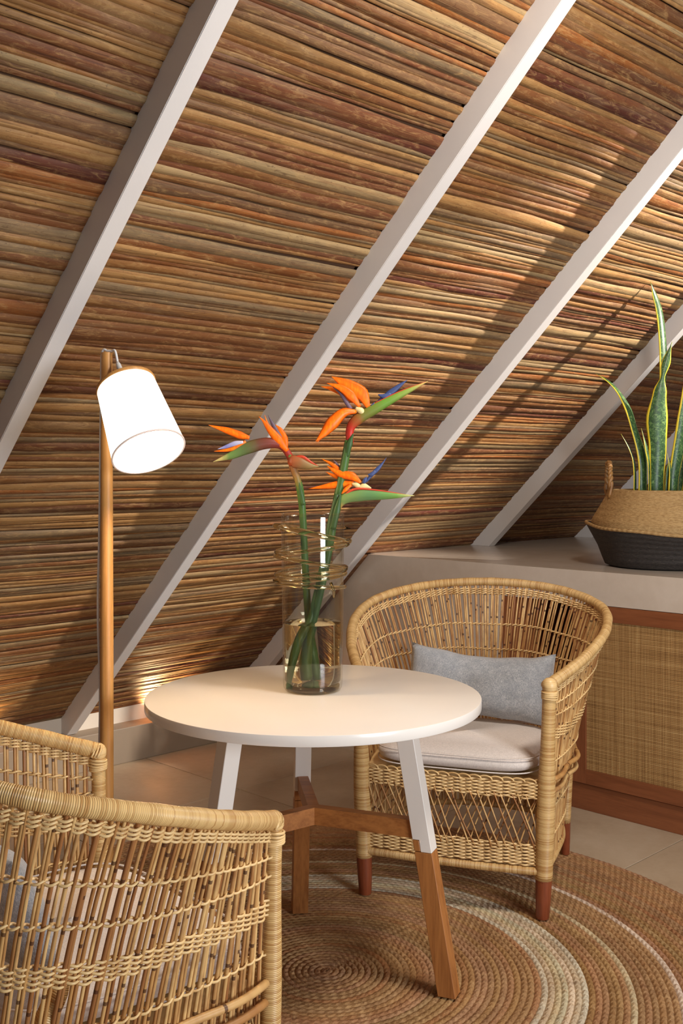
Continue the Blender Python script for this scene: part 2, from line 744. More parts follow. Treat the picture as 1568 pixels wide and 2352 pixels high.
def reed_mesh(mb, q):
    _, b, x0, x1, s, w, col, hgt, lift, tilt, seed = q
    N = 11
    C = 5
    vs, ac = [], []
    L = x1 - x0
    endw = rr.uniform(0.55, 1.0)
    for i in range(N):
        t = i / (N - 1)
        x = lerp(x0, x1, t)
        wob = 0.007 * (noise.noise((x * 1.7, s * 0.9, seed * 0.15)) + 0.35 * noise.noise((x * 4.5, s * 6.0, seed)))
        wl = w * (0.62 + 0.25 * noise.noise((x * 2.3, seed * 3.1, 4.0)) * 1.2) * lerp(1, endw, t)
        lf = lift + 0.004 * noise.noise((x * 2.1, seed * 1.7, 9.0)) + 0.002
        for c in range(C):
            a = (0.0, 0.16, 0.5, 0.84, 1.0)[c] * PI
            vs.append(roof(x, s + wob + tilt * (t - 0.5) * L - wl * math.cos(a), lf + hgt * abs(math.sin(a)) ** 0.5 - (0.0035 if c in (0, C - 1) else 0)))
    fs = []
    for i in range(N - 1):
        for c in range(C - 1):
            fs.append([i * C + c, (i + 1) * C + c, (i + 1) * C + c + 1, i * C + c + 1])
    mb.add(vs, fs, None, None, col)


for q in reeds[:296]:
    mb = MB()
    reed_mesh(mb, q)
    mb.build('reed', M_REED, ceil_o, smooth=True)
mb = MB()
for q in reeds[296:]:
    reed_mesh(mb, q)
mb.build('reed_matting', M_REED, ceil_o, smooth=True, kind='stuff')

# rafters
RW, RD = 0.0527, 0.0887
SHELF = 0.955
WX = 3.667                          # face of the built-in bench
raf_lab = {4: 'white painted rafter at the left, above and left of the glowing lamp shade',
           5: 'white painted rafter running from the lamp pole up behind the orange flowers',
           6: 'white painted rafter meeting the left end of the plaster shelf',
           7: 'white painted rafter standing on the shelf left of the basket',
           8: 'white painted rafter standing on the shelf partly hidden by the basket'}
for k, x in enumerate(RX):
    zf = 0.165 if x < WX else SHELF
    # vertical-sided foot: cut level at zf
    prof = []
    s_t = S1
    for h in (0.003, RD):
        s_b = (zf - NR.z * h) / UP.z
        prof.append((s_b, h))
    mb = MB()
    q = [roof(x, prof[0][0], 0.003), roof(x, prof[1][0], RD), roof(x, s_t, RD), roof(x, s_t, 0.003)]
    q2 = [v + Vector((RW, 0, 0)) for v in q]
    vs = q + q2
    bm = bmesh.new()
    bv = [bm.verts.new(v) for v in vs]
    for f in ([0, 1, 2, 3], [7, 6, 5, 4], [0, 4, 5, 1], [1, 5, 6, 2], [2, 6, 7, 3], [3, 7, 4, 0]):
        bm.faces.new([bv[i] for i in f])
    bmesh.ops.bevel(bm, geom=bm.edges[:], offset=0.002, segments=2, affect='EDGES')
    bmesh.ops.recalc_face_normals(bm, faces=bm.faces[:])
    bm.verts.index_update()
    mb.add([v.co[:] for v in bm.verts], [[v.index for v in f.verts] for f in bm.faces])
    bm.free()
    o = mb.build('trim_%d' % (k + 1), M_WHITE, kind='structure')
    if k in raf_lab:
        o['label'] = raf_lab[k]

# knee wall and skirting ledge along the eave
Yw = S_ROOF - 0.245 * CT / ST
MB().box2((-2.5, Yw, 0.0), (WX, Yw + 0.10, 0.262)).build('wall_back', M_KNEE, kind='structure')
MB().box2((-2.5, 4.19, 0.0), (WX, Yw + 0.02, 0.163), 0.004).build('baseboard_back', M_KERB, kind='structure')

# plaster bench on the right, its outline following the slope
E0 = 3.498
mb = MB()
ZS = 0.824
YE = 2.715


def slope_y(z):
    return E0 + (0.955 - z) * CT / ST + 0.0


mb.prism([(0.2, ZS), (slope_y(ZS), ZS), (slope_y(SHELF), SHELF), (0.2, SHELF)], WX, WX + 0.05)
mb.prism([(YE, 0), (slope_y(0.16) - 0.0, 0.0), (slope_y(0.16), 0.16), (slope_y(ZS), ZS), (YE, ZS)], WX, 7.55)
mb.box2((WX + 0.05, 0.2, ZS), (7.55, 3.60, SHELF))
mb.build('wall_right', M_CONC, kind='structure')

# cane-front cabinet built under the shelf
cab = empty('cabinet', (WX, 1.6, 0), 'red-brown wooden cabinet with woven cane doors under the plaster shelf', 'cabinet')


def loc(a):
    return Vector(a) - Vector((WX, 1.6, 0))


def cbox(name, a, b, mat, parent=cab, bev=0.002, label=None):
    return MB().box2(loc(a), loc(b), bev).build(name, mat, parent, label=label)


cbox('plinth', (WX + 0.012, 0.25, 0.0), (WX + 0.05, YE - 0.002, 0.104), M_CHERRY)
cbox('back_panel', (WX + 0.50, 0.25, 0.0), (WX + 0.52, YE - 0.002, ZS - 0.002), M_DARK)
cbox('side_panel', (WX + 0.0, YE - 0.06, 0.106), (WX + 0.50, YE - 0.002, ZS - 0.002), M_CHERRYZ)
cbox('side_panel', (WX + 0.03, 2.30, 0.106), (WX + 0.50, 2.32, ZS - 0.003), M_CHERRYZ)
cbox('bottom_panel', (WX + 0.02, 0.25, 0.085), (WX + 0.50, YE - 0.062, 0.105), M_CHERRY)
for (ya, yb) in ((1.475, 2.366), (0.58, 1.470)):
    z0, z1 = 0.109, 0.822
    zb, zt = 0.166, 0.762
    st = MB().box2(loc((WX + 0.006, ya + 0.03, z0 + 0.03)), loc((WX + 0.016, yb - 0.03, z1 - 0.03))).build('door', M_WEB, cab, label='door filled with woven natural cane webbing')
    for y0_, y1_ in ((yb - 0.06, yb), (ya, ya + 0.06)):
        MB().box2(loc((WX - 0.002, y0_, z0)), loc((WX + 0.022, y1_, z1)), 0.002).build('stile', M_CHERRYZ, st)
    MB().box2(loc((WX - 0.0015, ya + 0.06, z0)), loc((WX + 0.022, yb - 0.06, zb)), 0.001).build('rail', M_CHERRY, st)
    MB().box2(loc((WX - 0.0015, ya + 0.06, zt)), loc((WX + 0.022, yb - 0.06, z1)), 0.001).build('rail', M_CHERRY, st)

# cut edge of the reed matting showing along the end of the bench
zt = SHELF - 0.004
vs = []
for x in (WX - 0.055, WX + 0.004):
    for (z_, h_) in ((zt, 0.0), (zt, 0.036), (0.20, 0.036), (0.20, 0.0)):
        vs.append(roof(x, (z_ - NR.z * h_) / UP.z, h_))
MB().add(vs, [[0, 1, 2, 3], [7, 6, 5, 4], [0, 4, 5, 1], [1, 5, 6, 2], [2, 6, 7, 3], [3, 7, 4, 0]], tone=srgb(132, 88, 58)[:3]).build('mat_edge', M_REED, ceil_o)

# small up-lights on the skirting ledge, one in the middle of each bay
UL = [('small round up-light on the eave ledge left of the lamp', 1.99), ('small round up-light on the ledge hidden behind the white table', 2.99)]
for lab, x in UL:
    y = 4.235
    u = empty('up_light', (x, y, 0.163), lab, 'light', group=None)
    MB().lathe([(0.0, 0.0), (0.026, 0.0), (0.026, 0.022), (0.021, 0.022), (0.021, 0.016), (0.0, 0.016)], 24).build('housing', M_WHITE, u, smooth=True, auto=35)
    MB().lathe([(0.0, 0.017), (0.019, 0.017), (0.019, 0.0185), (0.0, 0.0185)], 20).build('lens', m_emit('uplight_lens', (1, 0.8, 0.5, 1), 6), u)
    l = bpy.data.lights.new('up_light_beam', 'SPOT')
    l.energy = 17
    l.color = (1.0, 0.70, 0.36)
    l.spot_size = math.radians(120)
    l.spot_blend = 0.6
    l.shadow_soft_size = 0.015
    lo = bpy.data.objects.new('up_light_beam', l)
    lo.location = (0, 0, 0.026)
    lo.rotation_euler = (math.radians(180 - 8), 0, 0)
    COL.objects.link(lo)
    lo.parent = u

# ------------------------------------------------------------------ RUG
RUGC = W(-0.04, 2.862)
rug = empty('round_rug', RUGC, 'large round braided jute rug with cream rings under the table', 'rug')
JB = [srgb(168, 126, 84), srgb(160, 118, 76), srgb(176, 134, 92), srgb(164, 124, 86)]
CR = [srgb(216, 196, 162), srgb(208, 186, 150), srgb(222, 202, 170)]
PIT = 0.0172
nr = int(1.24 / PIT)
rr2 = random.Random(3)
for k in range(nr):
    r = PIT * (k + 0.5)
    cream = (0.575 < r < 0.685) or (0.788 < r < 0.803) or (0.908 < r < 0.924)
    base = rr2.choice(CR if cream else JB)
    base = tuple(c * rr2.uniform(0.92, 1.06) for c in base[:3])
    seg = max(14, int(2 * PI * r / 0.011)) // 2 * 2
    C = 5
    vs, fs, al, ac = [], [], [], []
    for i in range(seg + 1):
        a = 2 * PI * i / seg
        rw = r + 0.0022 * noise.noise((math.cos(a) * 3 * r, math.sin(a) * 3 * r, k * 0.13))
        hz = 0.0078 + 0.0018 * (1 if (i % 2) else -1) * 0.6 + 0.0012 * noise.noise((math.cos(a) * r * 30, math.sin(a) * r * 30, k))
        for c in range(C):
            th = PI * c / (C - 1)
            q = rw - math.cos(th) * PIT * 0.60
            vs.append((q * math.cos(a), q * math.sin(a), 0.001 + hz * math.sin(th)))
            al.append(a * r)
            ac.append(math.cos(th))
    for i in range(seg):
        j = i + 1
        for c in range(C - 1):
            fs.append([i * C + c, j * C + c, j * C + c + 1, i * C + c + 1])
    o = MB().add(vs, fs, al, ac, base).build('braid_ring', M_JUTE, rug, smooth=True)
RUGZ = 0.0118

# ------------------------------------------------------------------ TABLE
TC = W(-0.075, 2.866)
tab = empty('round_table', Vector((TC.x, TC.y, RUGZ)), 'round white table with three splayed white and oak legs on the rug', 'table', -YAW)
TZ = 0.75 - RUGZ
R = 0.449
prof = [(0, TZ - 0.027), (R - 0.0025, TZ - 0.027), (R - 0.0007, TZ - 0.0263), (R, TZ - 0.0245), (R, TZ - 0.0025), (R - 0.0007, TZ - 0.0007), (R - 0.0025, TZ), (0, TZ)]
MB().lathe(prof, 128).build('table_top', M_TABLE, tab, smooth=True, auto=40)
HWL = 0.0235
for ang in (-22.0, 98.0, 218.0):
    a = math.radians(ang)
    rd = Vector((math.cos(a), math.sin(a), 0))
    tg = Vector((-rd.y, rd.x, 0))
    top = rd * 0.255 + Vector((0, 0, TZ - 0.027))
    foot = rd * 0.378
    ax = foot - top

    def lp(z, u, v):
        """point on the leg at height z, u radial and v tangential offset"""
        t = (top.z - z) / (top.z - foot.z)
        return top + ax * t + rd * u + tg * v

    def seg(mb, za, zb, u0, u1):
        w = HWL
        P = [lp(za, u0, -w), lp(za, u1, -w), lp(za, u1, w), lp(za, u0, w), lp(zb, u0, -w), lp(zb, u1, -w), lp(zb, u1, w), lp(zb, u0, w)]
        bm = bmesh.new()
        bv = [bm.verts.new(v) for v in P]
        for f in ([0, 1, 2, 3], [7, 6, 5, 4], [0, 4, 5, 1], [1, 5, 6, 2], [2, 6, 7, 3], [3, 7, 4, 0]):
            bm.faces.new([bv[i] for i in f])
        bmesh.ops.bevel(bm, geom=bm.edges[:], offset=0.0012, segments=1, affect='EDGES')
        bmesh.ops.recalc_face_normals(bm, faces=bm.faces[:])
        bm.verts.index_update()
        mb.add([v.co[:] for v in bm.verts], [[v.index for v in f.verts] for f in bm.faces])
        bm.free()
    zj1, zj2 = 0.392, 0.362
    up = MB()
    seg(up, top.z, zj1, -HWL, HWL)
    seg(up, zj1 + 0.002, zj2, -0.006, HWL)
    leg = up.build('leg', M_TABLE, tab)
    lw = MB()
    seg(lw, zj1 - 0.0008, zj2 + 0.001, -HWL, -0.0065)
    seg(lw, zj2 - 0.0008, 0.0, -HWL, HWL)
    lw.build('lower_leg', M_OAK, leg, label='oak lower half of the leg')
    # stretcher bar, mitred at the centre
    e = lp(0.415, -HWL, 0)
    rr_ = e.dot(rd)
    hw = 0.015
    k = hw / math.tan(math.radians(60))
    poly = [rd * 0.0, rd * k + tg * hw, rd * rr_ + tg * hw, rd * rr_ - tg * hw, rd * k - tg * hw]
    n = len(poly)
    zb0, zb1 = 0.392, 0.438
    vs = [p + Vector((0, 0, zb0)) for p in poly] + [p + Vector((0, 0, zb1)) for p in poly]
    fs = [list(range(n))[::-1], list(range(n, 2 * n))] + [[i, (i + 1) % n, n + (i + 1) % n, n + i] for i in range(n)]
    MB().add(vs, fs).build('stretcher', m_wood('oak_bar_%d' % int(ang), srgb(128, 74, 34), srgb(184, 120, 62), 'X', 0.45) if False else M_OAKX, tab)

# ------------------------------------------------------------------ CHAIRS
NC = 188


def make_chair(origin, er, label, wide, seed, pr0, pr1):
    """er: world direction of the chair's own x axis (its front edge)"""
    rz = math.atan2(er.y, er.x)
    ch = empty('rattan_chair', Vector((origin.x, origin.y, RUGZ)), label, 'chair', rz)
    rd = random.Random(seed)
    half = [(0.300, 0.0, 0.700), (0.385, 0.17, 0.760), (0.432, 0.36, 0.825), (0.395, 0.535, 0.876), (0.235, 0.655, 0.915), (0, 0.695, 0.930)]
    base = [(0.283, 0.0), (0.292, 0.18), (0.288, 0.37), (0.245, 0.515), (0.13, 0.585), (0, 0.60)]
    rimc = [(x * wide, y, z) for x, y, z in half] + [(-x * wide, y, z) for x, y, z in half[-2::-1]]
    basec = [(x * wide, y, 0.135) for x, y in base] + [(-x * wide, y, 0.135) for x, y in base[-2::-1]]
    NS = 600
    RIM = catmull(rimc, NS + 1)
    BAS = catmull(basec, NS + 1)

    def cumul(P):
        c = [0.0]
        for i in range(1, len(P)):
            c.append(c[-1] + (P[i] - P[i - 1]).length)
        return c
    cr, cb = cumul(RIM), cumul(BAS)

    def at(P, c, u):
        L = u * c[-1]
        lo, hi = 0, len(c) - 1
        while hi - lo > 1:
            m = (lo + hi) // 2
            if c[m] <= L:
                lo = m
            else:
                hi = m
        t = (L - c[lo]) / max(1e-9, c[hi] - c[lo])
        return P[lo].lerp(P[hi], t)

    def rim(u):
        return at(RIM, cr, u)

    def bas(u):
        return at(BAS, cb, min(1.0, max(0.0, u + 0.062 * math.sin(2 * PI * u))))

    def shell(u, s):
        """s: 0 at the bottom rail, 1 at the rim"""
        a, b = bas(u), rim(u)
        k = max(0.0, s) ** 1.55
        p = a.lerp(b, k)
        p.z = lerp(a.z, b.z, s)
        return p

    def nrm(u, s):
        e = 0.004
        du = shell(min(1, u + e), s) - shell(max(0, u - e), s)
        ds = shell(u, min(1, s + 0.02)) - shell(u, max(0, s - 0.02))
        n = du.cross(ds)
        n.normalize()
        return n

    def s_of(u, frac):
        """frac measured down from the rim (0) to the seat (1)"""
        zr = rim(u).z
        z = zr - frac * (zr - 0.405) if frac <= 1 else 0.405 - (frac - 1) * 0.27
        return (z - 0.135) / (zr - 0.135)

    # rim
    n = 220
    path = [rim(i / (n - 1)) for i in range(n)]
    tv = lambda t: lerp(0.0185, 0.0150, abs(math.sin(PI * t)) ** 0.6) * (1 + 0.03 * math.sin(t * 140))
    MB().sweep(path, tv, tv, 12).build('rim', M_WRAP, ch, smooth=True)
    # front posts with knobs and mahogany feet
    for sgn in (1, -1):
        tp = Vector((sgn * 0.300 * wide, 0.0, 0.700))
        bt = Vector((sgn * 0.283 * wide, 0.0, 0.118))
        pp = [tp.lerp(bt, i / 40) for i in range(41)]
        pw = lambda t: lerp(pr0, pr1, sstep(0.02, 0.75, t)) + 0.0010 * math.sin(t * 9 + seed) * (1 if t > 0.02 else 0)
        post = MB().sweep(pp, pw, pw, 12, t0=1.0).build('front_post', M_WRAP, ch, smooth=True)
        kn = MB()
        kq = (pr0 + 0.002) / 0.0225
        # domed knob where rim and post meet, then extra bindings
        prof = [(0.0, 0.022), (0.010, 0.0205), (0.018, 0.014), (0.0225, 0.004), (0.0225, -0.010), (0.020, -0.016)]
        kn.lathe([(a_ * kq, b_ * kq) for a_, b_ in prof], 16, tp)
        for q in range(5):
            ring = []
            for i in range(16):
                a = 2 * PI * i / 16
                ring.append(tp + Vector((0.0225 * kq * math.cos(a), 0.0225 * kq * math.sin(a), -0.02 - q * 0.0052 + 0.002 * math.sin(a + q))))
            kn.sweep(ring, 0.0029, None, 5, closed=True)
        # diagonal binding over the knob
        for q in (-1, 0, 1):
            arc = []
            for i in range(11):
                a = PI * i / 10
                arc.append(tp + Vector((0.0235 * math.cos(a) * 0.8 + q * 0.006, 0.02 + q * 0.004 - 0.03 * math.sin(a) * 0.6, 0.0225 * math.sin(a) - 0.008)))
            kn.sweep(arc, 0.003, None, 5)
        kn.build('knob', M_STR, post, smooth=True)
        ft = Vector((sgn * 0.279 * wide, 0.0, 0.0))
        MB().sweep([bt + Vector((0, 0, 0.012)), bt, bt.lerp(ft, 0.5), ft + Vector((0, 0, 0.003)), ft], [pr1 * 0.90, pr1 * 0.90, pr1 * 0.84, pr1 * 0.72, pr1 * 0.66], None, 14).build('foot', M_LEG, ch, smooth=True, auto=50)
        # rear leg stands outside the shell
        a0 = Vector((sgn * 0.318 * wide, 0.425, 0.56))
        a1 = Vector((sgn * 0.295 * wide, 0.49, 0.40))
        a2 = Vector((sgn * 0.275 * wide, 0.545, 0.12))
        a3 = Vector((sgn * 0.272 * wide, 0.57, 0.0))
        pp = catmull([a0, a1, a2], 24)
        rl = MB().sweep(pp, lambda t: 0.012 + 0.006 * sstep(0, 0.12, t), None, 10, t0=2.0).build('rear_leg', M_WRAP, ch, smooth=True)
        MB().sweep([a2 + Vector((0, -0.002, 0.01)), a2, a2.lerp(a3, 0.5), a3], [0.0175, 0.0175, 0.0165, 0.014], None, 12).build('foot', M_LEG, rl, smooth=True, auto=50)
        # paired outer sticks running back from the post at seat height
        for q, zz in enumerate((0.412, 0.376)):
            st = []
            for i in range(26):
                u = (0.012 + i / 25 * 0.235)
                if sgn < 0:
                    u = 1 - u
                s = (zz - 0.135) / (rim(u).z - 0.135)
                p = shell(u, s)
                nn = nrm(u, s)
                out = Vector((p.x, p.y - 0.30, 0)).normalized()
                if nn.dot(out) < 0:
                    nn = -nn
                st.append(p + nn * (0.014 + 0.006 * math.sin(i * 0.5)))
            MB().sweep(st, 0.0075, None, 8).build('outer_stick', M_CANE, ch, smooth=True)
    # bottom rail round sides and back, and across the front
    n = 120
    MB().sweep([bas(i / (n - 1)) for i in range(n)], 0.0105, None, 8, t0=5).build('bottom_rail', M_WRAP, ch, smooth=True)
    # upright canes
    for i in range(NC):
        pr = (i % 2) * 2 - 1
        u = 0.010 + 0.980 * (i + 0.5 - pr * 0.17) / NC + rd.uniform(-0.0006, 0.0006)
        ub = u
        lean = rd.uniform(-0.004, 0.004)
        path = []
        for k in range(11):
            s = k / 10
            uu = min(0.998, max(0.002, ub + lean * (s - 0.5)))
            p = shell(uu, 0.0 + s * 0.985)
            path.append(p + nrm(uu, s) * (0.0015 * math.sin(s * 9 + i)))
        rad = rd.uniform(0.0027, 0.0039)
        MB().sweep(path, rad, None, 6, cap=False, t0=rd.random() * 3).build('cane', M_CANE, ch, smooth=True)

    # woven bands
    def strand(mb, fr0, fr1, phase, amp, rad, u0=0.006, u1=0.994, dz=0.0, per=1.0):
        m = NC * 3
        path = []
        for i in range(m + 1):
            u = lerp(u0, u1, i / m)
            mid = abs(math.sin(PI * u)) ** 0.45
            fr = lerp(fr0, fr1, mid) + 0.004 * math.sin(u * 40)
            s = s_of(u, fr)
            ph = i / m * NC * PI * per + phase
            p = shell(u, s) + nrm(u, s) * (amp * math.cos(ph))
            p.z += dz * math.sin(ph)
            path.append(p)
        mb.sweep(path, rad, None, 5, cap=False)

    # plaited border under the rim: three twined rows
    for row in range(3):
        f0, f1 = 0.078 + row * 0.024, 0.050 + row * 0.0145
        mb = MB()
        strand(mb, f0, f1, 0, 0.0056, 0.0026, dz=0.0026, per=0.5)
        strand(mb, f0, f1, PI, 0.0056, 0.0026, dz=0.0026, per=0.5)
        mb.build('plaited_border', M_STR, ch, smooth=True)
    for f0, f1 in ((0.20, 0.29), (0.30, 0.46), (0.80, 0.86)):
        mb = MB()
        strand(mb, f0, f1, 0, 0.0056, 0.0024, dz=0.0030, per=0.5)
        strand(mb, f0, f1, PI, 0.0056, 0.0024, dz=0.0030, per=0.5)
        mb.build('twined_band', M_STR, ch, smooth=True)
    mb = MB()
    for row in range(8):
        strand(mb, 0.455 + row * 0.0160, 0.605 + row * 0.0098, PI * (row % 2), 0.0050, 0.0026, per=0.5)
    mb.build('woven_band', M_STR, ch, smooth=True, label='wide band of close horizontal weave')
    for f in (1.33, 1.68):
        mb = MB()
        strand(mb, f, f, 0, 0.0056, 0.0024, dz=0.0034, per=0.5)
        strand(mb, f, f, PI, 0.0056, 0.0024, dz=0.0034, per=0.5)
        mb.build('twined_band', M_STR, ch, smooth=True)

    # ---- front panel
    xw = 0.284 * wide

    def front(x, z):
        return Vector((x, -0.004 - 0.014 * (1 - (x / xw) ** 2), z))

    def frow(mb, z, phase, rad=0.0024, amp=0.0044, cnt=30, sag=0.0):
        m = cnt * 4
        path = []
        for i in range(m + 1):
            x = lerp(-xw, xw, i / m)
            p = front(x, z - sag * (1 - (x / xw) ** 2) + 0.0012 * math.sin(x * 50 + phase))
            p.y += amp * math.cos(i / m * cnt * PI + phase)
            path.append(p)
        mb.sweep(path, rad, None, 5)
    mb = MB()
    for row in range(10):
        frow(mb, 0.358 + row * 0.0050, PI * (row % 2), 0.0029)
    mb.build('seat_band', M_STR, ch, smooth=True)
    mb = MB()
    for row in range(13):
        frow(mb, 0.158 + row * 0.0050, PI * (row % 2), 0.0029)
    mb.build('lower_band', M_STR, ch, smooth=True)
    MB().sweep([front(lerp(-xw, xw, i / 60), 0.140) for i in range(61)], 0.0125, None, 10, t0=8).build('front_rail', M_WRAP, ch, smooth=True)
    # scalloped edge on top of the seat band
    mb = MB()
    nsc = 17
    for i in range(nsc):
        x0 = lerp(-xw + 0.01, xw - 0.03, i / (nsc - 1))
        arc = []
        for k in range(9):
            a = PI * k / 8
            p = front(x0 + 0.024 * (1 - math.cos(a)) / 2 * 1.7, 0.405 + 0.010 * math.sin(a))
            p.y += 0.004 * math.cos(a)
            arc.append(p)
        mb.sweep(arc, 0.0028, None, 5)
    mb.build('scalloped_edge', M_STR, ch, smooth=True)
    # crossing lattice canes
    nl = 22
    for dirn in (1, -1):
        for i in range(nl):
            x0 = lerp(-xw - 0.02, xw - 0.05, i / (nl - 1)) + rd.uniform(-0.006, 0.006)
            sp = rd.uniform(0.06, 0.085)
            xa, xb = (x0, x0 + sp) if dirn > 0 else (x0 + sp, x0)
            xa = max(-xw + 0.012, min(xw - 0.012, xa))
            xb = max(-xw + 0.012, min(xw - 0.012, xb))
            path = []
            bow = rd.uniform(-0.007, 0.007)
            for k in range(7):
                t = k / 6
                p = front(lerp(xa, xb, t) + bow * math.sin(t * PI), lerp(0.20, 0.37, t))
                p.y += 0.0035 * dirn
                path.append(p)
            MB().sweep(path, rd.uniform(0.0019, 0.0026), None, 5).build('lattice_cane', M_CANE, ch, smooth=True)
    # seat deck carrying the cushion
    mb = MB()
    outl = [shell(i / 40, s_of(i / 40, 1.0)) for i in range(41)]
    outl = [Vector((p.x * 0.965, 0.03 + p.y * 0.935, 0.402)) for p in outl]
    c = Vector((0, 0.25, 0.402))
    k = len(outl)
    vs = [c, c - Vector((0, 0, 0.016))] + outl + [p - Vector((0, 0, 0.016)) for p in outl]
    fs = []
    for i in range(k):
        j = (i + 1) % k
        fs += [[0, 2 + i, 2 + j], [1, 2 + k + j, 2 + k + i], [2 + i, 2 + k + i, 2 + k + j, 2 + j]]
    mb.add(vs, fs)
    mb.build('seat_deck', M_STR, ch)

    return ch


def seat_cushion(ch_origin, er, wide, label, dz):
    rz = math.atan2(er.y, er.x)
    ex = er
    ey = Vector((-er.y, er.x, 0))
    c0 = Vector((ch_origin.x, ch_origin.y, 0)) + ey * 0.236
    root = empty('seat_cushion', Vector((c0.x, c0.y, RUGZ + 0.403 + dz)), label, 'cushion', rz, 'cream seat cushions')
    T = 0.062

    def plan(a):
        ca, sa = math.cos(a), math.sin(a)
        e = 0.42
        x = math.copysign(abs(ca) ** e, ca) * 0.266 * wide
        y = math.copysign(abs(sa) ** e, sa) * 0.252
        if y > 0:
            x *= 1 - 0.13 * (y / 0.252) ** 2
        return x, y
    seg, rings = 72, 11
    vs, fs = [], []
    for j in range(rings):
        ph = -PI / 2 + PI * j / (rings - 1)
        rr_ = math.copysign(abs(math.cos(ph)) ** 0.38, math.cos(ph))
        z = T / 2 + math.copysign(abs(math.sin(ph)) ** 0.8, math.sin(ph)) * T / 2
        for i in range(seg):
            a = 2 * PI * i / seg
            x, y = plan(a)
            q = max(rr_, 0.0)
            zz = z
            if j > rings / 2:
                zz += 0.010 * (1 - q ** 4)
            zz += 0.004 * noise.noise((x * 5 * q, y * 5 * q, 2.0 + wide)) * (1 if z > T / 2 else 0.0)
            vs.append((x * q, y * q, max(0.0, zz)))
    for j in range(rings - 1):
        for i in range(seg):
            i2 = (i + 1) % seg
            fs.append([j * seg + i, j * seg + i2, (j + 1) * seg + i2, (j + 1) * seg + i])
    vs += [(0, 0, 0), (0, 0, T + 0.012)]
    b, t = len(vs) - 2, len(vs) - 1
    for i in range(seg):
        i2 = (i + 1) % seg
        fs.append([b, i2, i])
        fs.append([t, (rings - 1) * seg + i, (rings - 1) * seg + i2])
    MB().add(vs, fs).build('cover', M_SEAT, root, smooth=True)
    for zz in (0.010, T - 0.009):
        ring = []
        for i in range(seg):
            x, y = plan(2 * PI * i / seg)
            k = 1.0
            ring.append((x * k, y * k, zz))
        MB().sweep(ring, 0.0022, None, 5, closed=True).build('piping', M_SEAT, root, smooth=True)
    return root


def pillow(loc_, rz, tilt, w, h, t, label, roll=0.0):
    root = empty('lumbar_pillow', loc_, label, 'pillow', rz, 'grey lumbar pillows')
    nx, ny = 30, 18
    Rm = Matrix.Rotation(-tilt, 3, 'X') @ Matrix.Rotation(roll, 3, 'Y')
    vs, fs = [], []
    for side_ in (1, -1):
        for j in range(ny + 1):
            for i in range(nx + 1):
                u, v = i / nx * 2 - 1, j / ny * 2 - 1
                th = t / 2 * ((1 - abs(u) ** 3.2) * (1 - abs(v) ** 2.6)) ** 0.6
                th *= 1 + 0.10 * noise.noise((u * 2.5, v * 2.0, 3.3))
                x = u * w / 2 * (1 - 0.05 * (1 - v * v) * 0.4 - 0.0)
                z = v * h / 2 * (1 - 0.22 * (1 - abs(u) ** 2.5) * (1 if v > 0 else 0.5)) + 0.006 * noise.noise((u * 3, v * 1.5, 7))
                p = Rm @ Vector((x, -side_ * th, z))
                vs.append(p)
    N1 = (nx + 1) * (ny + 1)
    for s_ in (0, 1):
        for j in range(ny):
            for i in range(nx):
                a = s_ * N1 + j * (nx + 1) + i
                q = [a, a + 1, a + nx + 2, a + nx + 1]
                fs.append(q if s_ == 0 else q[::-1])
    bmx = bmesh.new()
    me = bpy.data.meshes.new('tmp')
    me.from_pydata([v[:] for v in vs], [], fs)
    bmx.from_mesh(me)
    bmesh.ops.remove_doubles(bmx, verts=bmx.verts[:], dist=0.0006)
    bmx.verts.index_update()
    out = MB().add([v.co[:] for v in bmx.verts], [[v.index for v in f.verts] for f in bmx.faces])
    bmx.free()
    bpy.data.meshes.remove(me)
    out.build('cover', M_PIL, root, smooth=True)
    return root


def cam_vec(r, d):
    return Vector((d * SA + r * CA, d * CA - r * SA, 0))


CH1 = W(0.339, 3.280)
ER1 = cam_vec(0.943, -0.332).normalized()
make_chair(CH1, ER1, 'woven rattan tub chair facing the viewer beside the cane-front cabinet', 1.0, 21, 0.0205, 0.0275)
CH2 = W(-0.340, 2.190)
ER2 = cam_vec(-0.668, 0.745).normalized()
make_chair(CH2, ER2, 'woven rattan tub chair in the left foreground seen from its side', 1.08, 22, 0.0165, 0.0205)
seat_cushion(CH1, ER1, 1.0, 'cream seat cushion on the rattan chair beside the cabinet', 0.012)
seat_cushion(CH2, ER2, 1.08, 'cream seat cushion on the rattan chair in the left foreground', 0.012)
EY1 = Vector((-ER1.y, ER1.x, 0))
p = CH1 + EY1 * 0.41 + ER1 * 0.0
pillow(Vector((p.x, p.y, 0.62)), math.atan2(ER1.y, ER1.x) + 0.03, math.radians(20), 0.505, 0.245, 0.13, 'grey lumbar pillow leaning in the rattan chair beside the cabinet', math.radians(2))
EY2 = Vector((-ER2.y, ER2.x, 0))
p = CH2 + EY2 * 0.43
pillow(Vector((p.x, p.y, 0.62)), math.atan2(ER2.y, ER2.x), math.radians(20), 0.50, 0.24, 0.13, 'grey lumbar pillow in the left foreground chair, seen through its canes')

